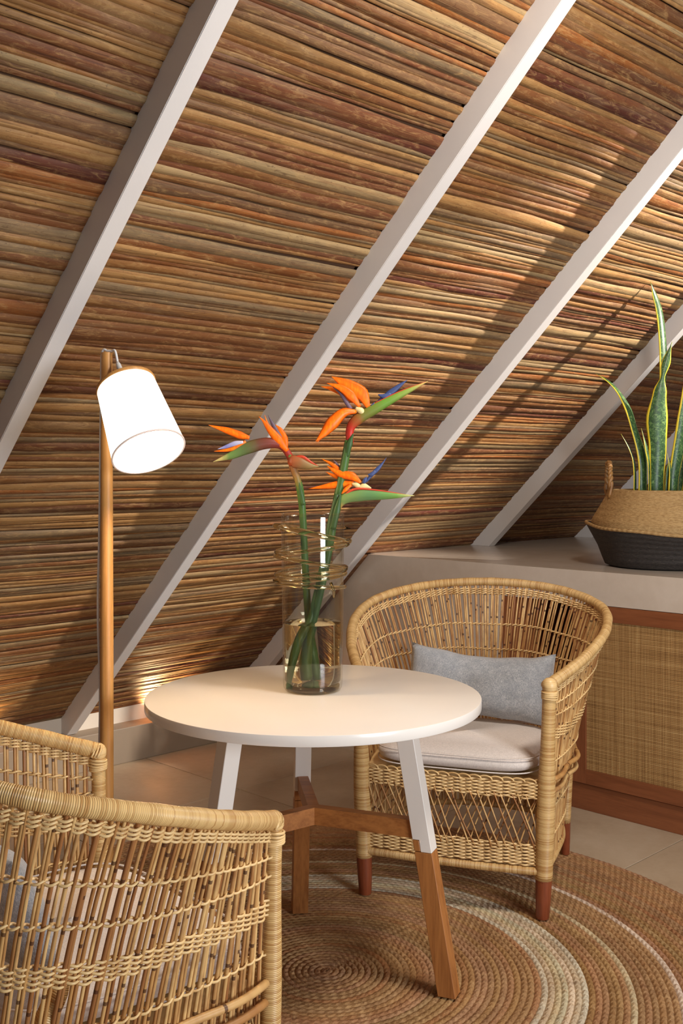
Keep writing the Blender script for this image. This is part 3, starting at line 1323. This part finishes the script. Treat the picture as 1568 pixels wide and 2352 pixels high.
# ------------------------------------------------------------------ FLOOR LAMP
LR, LD = -0.640, 2.90
LP = W(LR, LD)
lamp = empty('floor_lamp', Vector((LP.x, LP.y, RUGZ)), 'slim wooden pole floor lamp with glowing white tilted drum shade', 'lamp', -YAW)
MB().lathe([(0, 0), (0.118, 0), (0.122, 0.004), (0.122, 0.018), (0.118, 0.022), (0, 0.022)], 40).build('base', M_POLE, lamp, smooth=True, auto=40)
PH = 1.675 - RUGZ
MB().lathe([(0, 0.02), (0.0185, 0.02), (0.0182, 0.86), (0.0179, 0.86), (0.0179, 0.863), (0.0182, 0.863), (0.0150, PH - 0.002), (0.0142, PH), (0, PH)], 24).build('pole', M_POLE, lamp, smooth=True, auto=40)
# shade: local frame x=right, y=away, z=up
axd = Vector((0.363, -0.449, -0.816)).normalized()
px2m = LD / FPX


def lpt(px, py, off=0.0):
    return Vector(((px - 784) * px2m - LR, off, CAM_Z - (py - HOR) * px2m - RUGZ))


ctop = lpt(298, 890, -0.055)
SL = 0.218
zax = -axd
xax = Vector((1, 0, 0)) - zax * zax.x
xax.normalize()
yax = zax.cross(xax)
SM = Matrix((xax, yax, zax)).transposed()
m = bpy.data.materials.new('lit_linen_shade')
m.use_nodes = True
t = m.node_tree
pb = t.nodes['Principled BSDF']
pb.inputs['Base Color'].default_value = srgb(250, 244, 232)
pb.inputs['Roughness'].default_value = 0.9
pb.inputs['Emission Color'].default_value = (1.0, 0.90, 0.72, 1)
pb.inputs['Emission Strength'].default_value = 2.2
MSHADE = m
rt, rb = 0.078, 0.0965
sh = MB().lathe([(rt, 0), (rb, -SL), (rb - 0.003, -SL), (rt - 0.003, 0)], 56, ctop, SM, close=True).build('shade', MSHADE, lamp, smooth=True, auto=40)
tr = MB().lathe([(rb + 0.0012, -SL + 0.001), (rb + 0.0012, -SL - 0.002), (rb - 0.0035, -SL - 0.002), (rb - 0.0035, -SL + 0.001)], 56, ctop, SM, close=True).build('hem', m_emit('hem_tape', srgb(226, 206, 196), 0.15), sh, smooth=True)
cap = MB().lathe([(0, 0.010), (0.018, 0.010), (0.070, 0.006), (0.0805, 0.002), (0.0815, -0.004), (0.0795, -0.007), (0.0, -0.004)], 48, ctop, SM).build('shade_cap', M_POLE, lamp, smooth=True, auto=50)
MB().lathe([(0, 0.048), (0.012, 0.048), (0.0165, 0.043), (0.019, 0.010), (0.0, 0.009)], 24, ctop, SM).build('cap_knob', M_OAK, cap, smooth=True, auto=50)
MB().lathe([(0, 0.082), (0.0042, 0.082), (0.0066, 0.074), (0.0085, 0.047), (0, 0.047)], 16, ctop, SM).build('cord_grip', M_CORD, lamp, smooth=True)
g0 = ctop + SM @ Vector((0, 0, 0.080))
tp = Vector((0.0, 0, PH))
cp = catmull([g0, g0.lerp(tp, 0.35) + Vector((0.004, -0.003, 0.022)), tp + Vector((0.014, -0.006, 0.003)), tp + Vector((0.002, 0, 0.0045)), tp + Vector((-0.014, 0.008, 0.0)), tp + Vector((-0.0175, 0.010, -0.10)), Vector((-0.0215, 0.008, 1.2)), Vector((-0.026, 0.008, 0.95)), Vector((-0.020, 0.008, 0.72)), Vector((-0.024, 0.008, 0.45)), Vector((-0.021, 0.01, 0.03)), Vector((-0.05, 0.03, 0.027)), Vector((-0.14, 0.09, 0.003))], 90)
MB().sweep(cp, 0.0034, None, 8).build('cord', M_CORD, lamp, smooth=True)
bc = ctop + axd * 0.09
MB().lathe([(0.0, -0.035), (0.018, -0.030), (0.028, -0.012), (0.029, 0.004), (0.020, 0.028), (0.013, 0.04), (0.013, 0.085), (0, 0.085)], 24, bc, SM).build('bulb', m_emit('bulb_glow', (1, 0.86, 0.62, 1), 8.0), lamp, smooth=True)
ll = bpy.data.lights.new('lamp_light', 'POINT')
ll.energy = 9
ll.color = (1.0, 0.76, 0.48)
ll.shadow_soft_size = 0.04
lo = bpy.data.objects.new('lamp_light', ll)
lo.location = ctop + axd * 0.16
lo.parent = lamp
COL.objects.link(lo)

# ------------------------------------------------------------------ VASE
VR, VD = -0.079, 2.922
VP = W(VR, VD)
U = VD / FPX                       # metres per measured unit at the vase
vase = empty('glass_vase', Vector((VP.x, VP.y, 0.75)), 'tall amber glass vase wound with glass coils on the white table', 'vase', -YAW)
VH = 0.487
rb_, rt_ = 0.0815, 0.0865
M_VG = m_glass('amber_glass', (0.972, 0.955, 0.905, 1), refl=1.0)
M_VB = m_glass('amber_glass_base', (0.72, 0.64, 0.47, 1), refl=1.0)
M_COIL = m_solidglass('amber_coil', (0.95, 0.90, 0.76, 1), 1.46)


def vrad(z):
    return lerp(rb_, rt_, z / VH)


prof = [(0.0, 0.0), (rb_ - 0.016, 0.0), (rb_ - 0.006, 0.003), (rb_ - 0.001, 0.010)]
prof += [(vrad(z), z) for z in [0.02 + k * (VH - 0.03) / 12 for k in range(13)]]
prof += [(rt_ - 0.001, VH - 0.002), (rt_ - 0.003, VH), (rt_ - 0.0045, VH - 0.002)]
prof += [(vrad(z) - 0.0045, z) for z in [VH - 0.01 - k * (VH - 0.04) / 12 for k in range(13)]]
prof += [(rb_ - 0.012, 0.018), (rb_ - 0.03, 0.020), (0.0, 0.034)]
MB().lathe(prof, 72).build('body', M_VG, vase, smooth=True)
# thick tinted base disc
MB().lathe([(0, 0.002), (rb_ - 0.017, 0.002), (rb_ - 0.008, 0.006), (rb_ - 0.0075, 0.016), (rb_ - 0.03, 0.0185), (0, 0.032)], 56).build('base', M_VB, vase, smooth=True)
# trailed glass coil
cr_ = random.Random(5)
turns = [(-0.5, 0.443), (0.0, 0.452), (0.5, 0.410), (1.0, 0.380), (1.5, 0.402), (2.0, 0.370), (2.5, 0.338), (3.0, 0.318), (3.5, 0.334), (4.0, 0.303), (4.5, 0.322), (5.0, 0.298), (5.5, 0.286)]
path, rad = [], []
for k in range(380):
    q = -0.5 + k / 379 * 6.0
    for (a0, z0), (a1, z1) in zip(turns[:-1], turns[1:]):
        if a0 <= q <= a1:
            tt = (q - a0) / (a1 - a0)
            zz = lerp(z0, z1, tt * tt * (3 - 2 * tt))
            break
    ang = 2 * PI * q + PI * 1.05
    ro = vrad(zz) + 0.0056 + 0.009 * max(0, noise.noise((q * 3.1, 2.0, 0))) + 0.010 * max(0, -math.cos(ang)) ** 3 + 0.008 * max(0, math.cos(ang)) ** 3 * math.exp(-q)
    path.append((ro * math.cos(ang), ro * math.sin(ang), zz))
    endt = min(1.0, (q + 0.5) / 0.08 + 0.15, (5.5 - q) / 0.08 + 0.15)
    rad.append(endt * 0.0058 + 0.0028 * noise.noise((q * 2.3, 0, 5)) + 0.004 * math.exp(-((q - 0.08) / 0.16) ** 2) + 0.003 * math.exp(-((q - 0.5) / 0.12) ** 2))
MB().sweep(path, rad, None, 10).build('coil', M_COIL, vase, smooth=True)
MB().sweep([(0.050, -0.073, 0.303), (0.056, -0.0725, 0.286), (0.0585, -0.071, 0.272), (0.0590, -0.070, 0.262)], [0.004, 0.0045, 0.004, 0.002], None, 8).build('glass_drip', M_COIL, vase, smooth=True)

WZ = 0.188
rw_ = lambda z: vrad(z) - 0.0052
prof = [(0.0, 0.0348)] + [(rb_ - 0.030, 0.0212), (rb_ - 0.0125, 0.0196)] + [(rw_(z), z) for z in [0.03 + k * (WZ - 0.032) / 6 for k in range(7)]] + [(rw_(WZ) - 0.002, WZ - 0.0006), (0.0, WZ - 0.0006)]
wat = MB().lathe(prof, 72).build('water', m_solidglass('water', (0.93, 0.90, 0.80, 1), 1.33), None, smooth=True, auto=40)
wat.location = (VP.x, VP.y, 0.75)
tag(wat, 'clear water standing in the lower part of the glass vase', 'water')

# ------------------------------------------------------------------ FLOWERS


def m_grad(name, stops, rough=0.45, key='along', scale=1.0, sss=0.0):
    t = NT(name, rough, 0.4)
    f = t.math('MULTIPLY', t.attr(key), scale)
    nz = t.noise(t.coord('Object', (30, 30, 8)), 2, 3)
    f2 = t.math('ADD', f, t.math('MULTIPLY', t.math('SUBTRACT', nz, 0.5), 0.12))
    t.color(t.ramp(f2, stops))
    if sss:
        t.p.inputs['Subsurface Weight'].default_value = sss
        t.p.inputs['Subsurface Radius'].default_value = (0.01, 0.004, 0.002)
    return t.m


def m_orange(name='orange_petal'):
    t = NT(name, 0.4, 0.35)
    ac = t.math('ABSOLUTE', t.attr('across'))
    v = t.noise(t.coord('Object', (60, 60, 14)), 3, 3)
    f = t.math('ADD', t.math('MULTIPLY', v, 0.45), t.math('MULTIPLY', ac, 0.15))
    t.color(t.ramp(f, [(0.12, srgb(255, 148, 20)), (0.3, srgb(255, 112, 6)), (0.6, srgb(240, 80, 6))]))
    return t.m


M_OR = m_orange()
M_BL = m_grad('blue_petal', [(0, srgb(66, 80, 126)), (1, srgb(54, 62, 100))])
M_BLP = m_grad('pale_blue_petal', [(0, srgb(210, 205, 220)), (0.5, srgb(130, 130, 190)), (1, srgb(220, 214, 214))], scale=10)
M_GREY = m_grad('dusky_petal', [(0, srgb(120, 96, 110)), (1, srgb(70, 66, 76))], scale=8)
M_STEM = m_grad('green_stem', [(0, srgb(58, 88, 40)), (0.5, srgb(48, 76, 38)), (1, srgb(72, 104, 46))], scale=2.0)
M_STEMR = m_grad('russet_stem', [(0, srgb(96, 124, 52)), (0.25, srgb(150, 110, 60)), (0.7, srgb(168, 74, 40)), (1, srgb(172, 62, 36))], scale=5.5)
M_SP1 = m_grad('red_green_spathe', [(0, srgb(196, 44, 34)), (0.16, srgb(200, 52, 34)), (0.34, srgb(124, 120, 50)), (0.6, srgb(112, 156, 56)), (0.86, srgb(150, 170, 74)), (1, srgb(206, 176, 96))], scale=3.6)
M_SP2 = m_grad('dusky_spathe', [(0, srgb(176, 52, 34)), (0.25, srgb(140, 42, 34)), (0.5, srgb(112, 66, 48)), (0.72, srgb(96, 116, 62)), (0.9, srgb(110, 140, 70)), (1, srgb(200, 180, 110))], scale=4.4)
M_SP3 = m_grad('green_spathe', [(0, srgb(200, 130, 60)), (0.12, srgb(128, 150, 80)), (0.5, srgb(96, 136, 82)), (0.85, srgb(112, 156, 66)), (1, srgb(196, 190, 120))], scale=4.6)
M_SPR = m_grad('red_edge', [(0, srgb(206, 70, 40)), (1, srgb(190, 66, 60))])
M_CREAM = m_grad('cream_base', [(0, srgb(236, 214, 150)), (1, srgb(240, 206, 170))])
M_DRY = m_grad('drying_spathe', [(0, srgb(170, 70, 34)), (0.4, srgb(150, 110, 66)), (1, srgb(150, 136, 70))], scale=9)


def vp(px, py, off=0.0):
    """point in the vase's upright frame: measured across and up, off = away from viewer"""
    return Vector(((px - 718) * U, off, CAM_Z - (py - HOR) * U - 0.75))


def flower(label):
    return empty('bird_of_paradise', Vector((VP.x, VP.y, 0.75)), label, 'flower', -YAW, 'cut flowers in the vase')


def blade(fl, name, pts, wid, mat, thick=0.22, n=16, side=None, bend=0.0, sides=8):
    P = catmull([vp(*q) for q in pts], n)
    ws = []
    m_ = len(wid)
    for i in range(n):
        t_ = i / (n - 1) * (m_ - 1)
        k = min(int(t_), m_ - 2)
        ws.append(lerp(wid[k], wid[k + 1], t_ - k) * U)
    if side is None:
        T = (P[-1] - P[0]).normalized()
        side = T.cross(Vector((0, 1, 0)))
    return MB().sweep(P, ws, [max(0.0006, w * thick) for w in ws], sides, side=side, bend=bend).build(name, mat, fl, smooth=True)


# 1: tall flower on the right
f1 = flower('tallest orange bird of paradise flower, its red and green beak pointing up right')
blade(f1, 'stem', [(665, 1578, -0.026), (671, 1545, -0.024), (692, 1470, -0.015), (716, 1410, -0.005), (738, 1320, 0.0), (757, 1230, 0.0), (776, 1140, 0.0), (790, 1070, 0.0), (800, 1012, 0.0)], [7.5, 9.5, 9, 8.5, 8.5, 9, 10, 9.5, 8.5], M_STEM, 0.9, 40)
blade(f1, 'leaf_sheath', [(742, 1310, -0.012), (752, 1250, -0.0125), (764, 1190, -0.0125), (774, 1135, -0.011)], [3, 9, 10.5, 5], M_STEM, 0.5, 16)
blade(f1, 'leaf_sheath', [(796, 1050, -0.006), (802, 1020, -0.009), (811, 996, -0.008)], [4, 8, 1], M_STEM, 0.5, 12)
blade(f1, 'spathe', [(803, 1018, 0), (804, 985, -0.002), (822, 962, -0.004), (862, 938, -0.006), (910, 912, -0.010), (950, 892, -0.013), (981, 877, -0.016)], [8.5, 9.5, 13.5, 12.5, 8.5, 4.5, 0.4], M_SP1, 0.75, 32)
blade(f1, 'spathe_edge', [(826, 948, -0.006), (866, 926, -0.008), (918, 900, -0.010), (976, 878, -0.015)], [3, 3.5, 2, 0.4], M_SPR, 0.8, 16)
blade(f1, 'petal_base', [(836, 952, -0.010), (828, 944, -0.012), (816, 938, -0.012)], [5, 8, 4], M_CREAM, 0.6, 10)
blade(f1, 'petal_base', [(846, 946, -0.006), (850, 938, -0.006), (853, 930, -0.006)], [5, 6, 2], M_CREAM, 0.6, 10)
blade(f1, 'sepal', [(846, 938, -0.008), (830, 905, -0.010), (800, 886, -0.012), (780, 876, -0.014), (761, 866, -0.016)], [4, 16, 13, 8, 0.3], M_OR, 0.3, 22, bend=0.25)
blade(f1, 'sepal', [(826, 935, -0.012), (806, 910, -0.016), (782, 892, -0.018), (750, 881, -0.020)], [3, 11, 8, 0.3], M_OR, 0.3, 18, bend=0.2)
blade(f1, 'sepal', [(810, 925, 0.0), (786, 906, 0.003), (762, 893, 0.006), (736, 887, 0.008)], [2, 5, 5, 0.3], M_OR, 0.35, 14)
blade(f1, 'sepal', [(818, 946, -0.014), (790, 948, -0.020), (764, 972, -0.026), (744, 996, -0.030), (725, 1015, -0.034)], [4, 11, 15.5, 9, 0.4], M_OR, 0.32, 22, bend=-0.25)
blade(f1, 'sepal', [(760, 975, -0.022), (744, 996, -0.026), (728, 1017, -0.030)], [6, 7, 0.4], M_OR, 0.3, 12)
blade(f1, 'dusky_petal', [(806, 940, -0.010), (796, 926, -0.013), (782, 905, -0.014), (764, 890, -0.016)], [4, 5, 3.4, 0.4], M_GREY, 0.5, 16)
blade(f1, 'blue_petal', [(850, 941, -0.004), (874, 921, -0.004), (896, 903, -0.005), (920, 884, -0.007), (935, 873, -0.008)], [2, 6, 8, 4, 0.3], M_BL, 0.4, 18)
blade(f1, 'blue_petal', [(898, 906, -0.006), (882, 911, -0.008), (868, 907, -0.008)], [6, 6.5, 1.5], M_BL, 0.4, 10)
blade(f1, 'blue_petal', [(850, 942, -0.008), (856, 933, -0.009), (859, 925, -0.009)], [5, 6, 0.5], M_BL, 0.5, 8)

# 2: left flower with drooping beak
f2 = flower('orange bird of paradise flower at the left, its dark beak drooping left')
blade(f2, 'stem', [(722, 1558, 0.03), (716, 1500, 0.028), (708, 1430, 0.025), (702, 1340, 0.02), (698, 1250, 0.012), (694, 1170, 0.004), (688, 1120, 0.0), (679, 1090, 0.0)], [8, 9, 8.5, 8.5, 8, 8, 8.5, 7], M_STEM, 0.9, 36)
blade(f2, 'neck', [(690, 1130, -0.003), (682, 1098, -0.003), (672, 1072, -0.003), (667, 1050, 0)], [5.5, 8.2, 8.0, 7.5], M_STEMR, 0.9, 18)
blade(f2, 'leaf_sheath', [(697, 1160, -0.010), (691, 1130, -0.010), (686, 1104, -0.009)], [6, 5, 0.5], M_STEM, 0.5, 12)
blade(f2, 'spathe', [(670, 1062, 0), (663, 1044, -0.002), (646, 1024, -0.005), (616, 1018, -0.010), (576, 1027, -0.016), (534, 1046, -0.022), (492, 1061, -0.028)], [8, 8, 8.5, 13, 14.5, 9, 0.4], M_SP2, 0.7, 30)
blade(f2, 'sepal', [(574, 1006, -0.016), (552, 1000, -0.017), (522, 989, -0.019), (481, 977, -0.022)], [4, 9, 7.5, 0.4], M_OR, 0.35, 18)
blade(f2, 'sepal', [(566, 1015, -0.018), (540, 1030, -0.022), (518, 1035, -0.024), (494, 1037, -0.026)], [4, 5, 3.5, 0.4], M_OR, 0.35, 14)
blade(f2, 'pale_petal', [(560, 1016, -0.020), (542, 1019, -0.022), (520, 1027, -0.024), (502, 1032, -0.026)], [3, 6, 4, 0.4], M_BLP, 0.4, 14)
blade(f2, 'sepal', [(660, 1036, -0.008), (640, 1012, -0.011), (618, 984, -0.013), (606, 968, -0.014), (595, 957, -0.014)], [5, 11, 7, 3, 0.3], M_OR, 0.35, 20)
blade(f2, 'sepal', [(656, 1032, 0.0), (652, 1008, 0.003), (642, 988, 0.004), (632, 975, 0.005)], [5, 9, 7, 0.4], M_OR, 0.35, 16)
blade(f2, 'sepal', [(624, 990, -0.004), (614, 972, -0.004), (608, 953, -0.003)], [3, 2.4, 0.3], M_OR, 0.5, 10)
blade(f2, 'dusky_petal', [(646, 1006, -0.006), (632, 985, -0.007), (622, 966, -0.006), (615, 953, -0.004)], [3, 5.5, 2.6, 0.3], M_GREY, 0.5, 14)
blade(f2, 'petal_base', [(664, 1046, -0.006), (669, 1052, -0.007), (674, 1062, -0.008)], [4, 6, 4], M_STEMR, 0.7, 10)
blade(f2, 'dry_spathe', [(664, 1066, -0.004), (672, 1060, -0.010), (690, 1064, -0.014), (710, 1070, -0.016), (732, 1072, -0.016)], [7, 15, 13.5, 8, 0.6], M_DRY, 0.55, 22)
blade(f2, 'spathe_edge', [(678, 1050, -0.012), (696, 1050, -0.014), (714, 1062, -0.014), (730, 1070, -0.015)], [3, 4, 3, 0.6], M_SPR, 0.7, 12)

# 3: low flower pointing right
f3 = flower('lowest orange bird of paradise flower, its green beak pointing right over the vase rim')
blade(f3, 'stem', [(708, 1556, 0.0), (706, 1520, 0.002), (712, 1460, 0.0), (726, 1400, -0.008), (742, 1330, -0.014), (758, 1250, -0.016), (768, 1190, -0.014), (778, 1150, -0.010)], [10, 11, 9, 8.5, 8.5, 8, 8, 7], M_STEM, 0.8, 36)
blade(f3, 'leaf_sheath', [(764, 1215, -0.022), (774, 1170, -0.022), (783, 1128, -0.018)], [7, 8, 0.5], M_STEM, 0.5, 14)
blade(f3, 'spathe', [(774, 1170, -0.012), (790, 1146, -0.012), (826, 1137, -0.014), (870, 1137, -0.018), (912, 1138, -0.022), (950, 1138, -0.026)], [5, 12, 14.5, 11, 6, 0.4], M_SP3, 0.7, 28)
blade(f3, 'spathe_edge', [(786, 1142, -0.016), (812, 1124, -0.018), (850, 1124, -0.020), (900, 1131, -0.022), (940, 1137, -0.025)], [2.5, 3, 2, 1.5, 0.4], M_SPR, 0.8, 18)
blade(f3, 'petal_base', [(826, 1122, -0.014), (836, 1117, -0.014), (852, 1121, -0.016)], [5, 8, 1], M_CREAM, 0.6, 10)
blade(f3, 'petal_base', [(828, 1120, -0.012), (818, 1114, -0.012), (808, 1111, -0.010)], [5, 6, 2], M_CREAM, 0.6, 10)
blade(f3, 'sepal', [(828, 1108, -0.012), (808, 1094, -0.010), (786, 1090, -0.008), (766, 1080, -0.004), (750, 1070, 0.0)], [3, 10, 9, 5, 0.4], M_OR, 0.35, 20)
blade(f3, 'sepal', [(800, 1096, -0.004), (776, 1078, 0.002), (758, 1064, 0.006), (738, 1054, 0.010)], [5, 6, 4, 0.3], M_OR, 0.35, 14)
blade(f3, 'sepal', [(792, 1100, 0.0), (770, 1094, 0.006), (748, 1084, 0.010)], [5, 5, 0.3], M_OR, 0.35, 12)
blade(f3, 'sepal', [(812, 1110, -0.008), (786, 1112, -0.004), (758, 1116, 0.0), (708, 1123, 0.006)], [5, 10, 7.5, 0.4], M_OR, 0.35, 20)
blade(f3, 'sepal', [(806, 1114, -0.014), (794, 1124, -0.016), (784, 1134, -0.017)], [3, 5, 1], M_OR, 0.4, 10)
blade(f3, 'dusky_petal', [(782, 1078, 0.004), (774, 1066, 0.006), (765, 1056, 0.008)], [2.5, 2.5, 0.4], M_GREY, 0.5, 8)
blade(f3, 'blue_petal', [(840, 1108, -0.014), (850, 1094, -0.014), (866, 1078, -0.013), (878, 1064, -0.012), (887, 1051, -0.012)], [1.5, 4, 5, 2.2, 0.3], M_BL, 0.45, 16)
blade(f3, 'blue_petal', [(862, 1082, -0.015), (852, 1090, -0.016), (844, 1090, -0.016)], [4, 5, 1.2], M_BL, 0.45, 8)
blade(f3, 'blue_petal', [(834, 1110, -0.014), (838, 1102, -0.015), (842, 1095, -0.015)], [4, 5, 0.5], M_BL, 0.5, 8)

# ------------------------------------------------------------------ BASKET AND PLANT
BR, BD = 1.352, 4.44
BP = W(BR, BD)
bas_ = empty('seagrass_basket', Vector((BP.x, BP.y, SHELF)), 'two-tone belly basket of natural and black seagrass on the plaster shelf', 'basket', -YAW)


def m_seagrass(name, a, b, fl_):
    t = NT(name, 0.75, 0.3)
    v = t.coord('Object', (1, 1, 5))
    n1 = t.noise(v, 60, 3, 0.7)
    n2 = t.noise(t.coord('Object', (1, 1, 3)), 130, 2, 0.7)
    c = t.ramp(n1, [(0.35, a), (0.62, b)])
    c = t.mix(t.math('MULTIPLY', t.ramp(n2, [(0.66, g(0)), (0.72, g(1))]), 0.6), c, fl_)
    t.color(c)
    al = t.attr('along')
    w = t.math('SINE', t.math('MULTIPLY', al, 260.0))
    t.bump(t.math('ADD', t.math('MULTIPLY', w, 0.35), n1), 0.6, 0.004)
    return t.m


M_NAT = m_seagrass('natural_seagrass', srgb(146, 112, 68), srgb(182, 148, 98), srgb(216, 190, 140))
M_BLK = m_seagrass('black_seagrass', srgb(44, 40, 38), srgb(62, 56, 52), srgb(120, 108, 92))


def sag(a):
    """the folded lip hangs lower towards the viewer"""
    return -0.030 * max(0.0, math.sin(-a)) ** 1.2 + 0.004 * math.sin(a * 5)


def bas_surf(prof, mat, name, seg=72):
    vs, fs, al = [], [], []
    n = len(prof)
    for k in range(seg):
        a = 2 * PI * k / seg
        for i, (r, z, s_) in enumerate(prof):
            rr_ = r * (1 + 0.012 * math.sin(a * 3 + 1) + 0.006 * math.sin(a * 7))
            vs.append((rr_ * math.cos(a), rr_ * math.sin(a), z + sag(a) * s_))
            al.append(z)
    for k in range(seg):
        k2 = (k + 1) % seg
        for i in range(n - 1):
            fs.append([k * n + i, k2 * n + i, k2 * n + i + 1, k * n + i + 1])
    return MB().add(vs, fs, al).build(name, mat, bas_, smooth=True)


bas_surf([(0.0, 0.003, 0), (0.22, 0.0, 0), (0.245, 0.008, 0), (0.258, 0.04, 0), (0.275, 0.085, 0.2), (0.300, 0.13, 0.6), (0.322, 0.168, 1.0), (0.325, 0.176, 1.0), (0.315, 0.178, 1), (0.296, 0.166, 1)], M_BLK, 'lower_body')
bas_surf([(0.290, 0.150, 1.0), (0.302, 0.176, 1.0), (0.296, 0.196, 0.6), (0.276, 0.232, 0.2), (0.255, 0.268, 0), (0.238, 0.300, 0), (0.233, 0.318, 0), (0.227, 0.319, 0), (0.228, 0.30, 0), (0.25, 0.25, 0)], M_NAT, 'upper_body')
lipP = []
for k in range(96):
    a = 2 * PI * k / 96
    rr_ = 0.322 * (1 + 0.012 * math.sin(a * 3 + 1) + 0.006 * math.sin(a * 7))
    lipP.append((rr_ * math.cos(a), rr_ * math.sin(a), 0.177 + sag(a)))
MB().sweep(lipP, 0.007, None, 8, closed=True).build('folded_lip', M_NAT, bas_, smooth=True)
M_HAND = m_strand('plaited_handle', srgb(160, 116, 66), srgb(112, 74, 40))
for a in (PI * 0.97, -PI * 0.03):
    cx, cy = 0.232 * math.cos(a), 0.232 * math.sin(a)
    tx, ty = -math.sin(a), math.cos(a)
    pp = []
    for k in range(21):
        b = PI * k / 20
        off = 0.052 * math.cos(b)
        pp.append((cx + tx * off + math.cos(a) * 0.0, cy + ty * off, 0.285 + 0.150 * abs(math.sin(b)) ** 0.55))
    for q in range(2):
        h = []
        for k, p_ in enumerate(catmull(pp, 80)):
            h.append(p_ + Vector((0.005 * math.cos(k * 0.7 + q * PI), 0.003 * math.sin(k * 0.7 + q * PI), 0)))
        if q == 0:
            hm = MB()
        hm.sweep(h, 0.0075, 0.006, 6)
    hm.build('handle', M_HAND, bas_, smooth=True)
# inner planter with soil
MB().lathe([(0, 0.215), (0.20, 0.215), (0.215, 0.225), (0.215, 0.20), (0.16, 0.03), (0, 0.03)], 40).build('planter', m_paint('dark_soil', srgb(44, 34, 28), 0.95), bas_, smooth=True, auto=40)

plant = empty('snake_plant', Vector((BP.x, BP.y, SHELF + 0.2)), 'snake plant with tall yellow-edged green leaves growing in the basket', 'plant', -YAW)


def m_snake():
    t = NT('snake_leaf', 0.38, 0.45)
    ac = t.math('ABSOLUTE', t.attr('across'))
    al = t.attr('along')
    v = t.node('ShaderNodeCombineXYZ')
    t.link(t.math('MULTIPLY', al, 60.0), v.inputs[0])
    t.link(t.math('MULTIPLY', t.attr('across'), 2.0), v.inputs[1])
    rn = t.node('ShaderNodeObjectInfo').outputs['Random']
    t.link(t.math('MULTIPLY', rn, 50.0), v.inputs[2])
    nz = t.noise(v.outputs[0], 1.2, 5, 0.7, 1.2)
    c = t.ramp(nz, [(0.38, srgb(36, 60, 34)), (0.52, srgb(56, 90, 44)), (0.70, srgb(124, 150, 88))])
    n2 = t.noise(t.coord('Object'), 30, 2)
    edge = t.math('GREATER_THAN', t.math('ADD', ac, t.math('MULTIPLY', t.math('SUBTRACT', n2, 0.5), 0.12)), 0.80)
    c = t.mix(edge, c, srgb(222, 196, 52))
    t.color(c)
    return t.m


M_SNAKE = m_snake()
UB = BD / FPX


def bp(px, py, off=0.0):
    return Vector(((px - 784) * UB - BR, off, CAM_Z - (py - HOR) * UB - SHELF - 0.2))


def sleaf(pts, wid, turn=0.0, twist=0.0, n=30, th=0.12):
    P = catmull([bp(*q) for q in pts], n)
    ws = []
    m_ = len(wid)
    for i in range(n):
        t_ = i / (n - 1) * (m_ - 1)
        k = min(int(t_), m_ - 2)
        f = t_ - k
        ws.append(lerp(wid[k], wid[k + 1], f * f * (3 - 2 * f)) * UB * 1.12)
    sd = []
    for i in range(n):
        a = turn + twist * i / (n - 1)
        sd.append(Vector((math.cos(a), math.sin(a), 0)))
    MB().sweep(P, ws, [max(0.0009, w * th) for w in ws], 14, side=sd, bend=0.35).build('leaf', M_SNAKE, plant, smooth=True)


sleaf([(1512, 1180, 0.02), (1514, 1100, 0.03), (1524, 1000, 0.05), (1533, 900, 0.06), (1538, 810, 0.07), (1534, 720, 0.09), (1520, 675, 0.08), (1505, 640, 0.075)], [13, 13, 10, 10, 12.5, 12, 9, 0.4], 0.5, 0.2)
sleaf([(1500, 1185, -0.06), (1500, 1100, -0.06), (1502, 1030, -0.06), (1501, 965, -0.055), (1507, 905, -0.05), (1514, 868, -0.045), (1522, 835, -0.04), (1537, 787, -0.035)], [15, 16, 18.5, 22, 14, 4.5, 9, 0.4], 0.15, -0.5)
sleaf([(1471, 1180, -0.03), (1474, 1100, -0.03), (1472, 1045, -0.03), (1456, 985, -0.02), (1444, 935, 0.0), (1424, 893, 0.04), (1404, 868, 0.08), (1383, 852, 0.12)], [11, 11, 13, 11, 13, 9, 7, 0.4], 0.3, 0.9)
sleaf([(1542, 1180, -0.03), (1543, 1110, -0.03), (1554, 1040, -0.03), (1566, 975, -0.03), (1574, 900, -0.03), (1586, 820, -0.02)], [11, 12, 14, 16, 12, 0.4], 0.2, 0.3)
sleaf([(1519, 1180, -0.10), (1523, 1110, -0.105), (1522, 1070, -0.10), (1515, 1040, -0.095)], [7, 8, 6, 0.4], 1.0, 0.2, 16)
sleaf([(1527, 1180, -0.02), (1529, 1090, -0.02), (1534, 1053, -0.02)], [6, 4, 0.4], 0.2, 0, 12)
sleaf([(1462, 1180, 0.02), (1462, 1080, 0.02), (1452, 1035, 0.025), (1430, 996, 0.03)], [9, 8, 5, 0.4], 1.1, 0.0, 18)
sleaf([(1480, 1180, -0.065), (1481, 1090, -0.07), (1477, 1040, -0.07), (1462, 985, -0.065)], [5, 6, 8, 0.4], 1.2, -0.3, 16)
sleaf([(1580, 1180, 0.0), (1590, 1060, 0.0), (1600, 930, 0.02), (1604, 800, 0.05), (1610, 700, 0.08)], [13, 15, 17, 14, 0.4], 0.7, 0.2)
sleaf([(1560, 1180, 0.08), (1575, 1080, 0.09), (1592, 960, 0.10), (1606, 860, 0.11)], [11, 13, 12, 0.4], -0.5, 0.2)
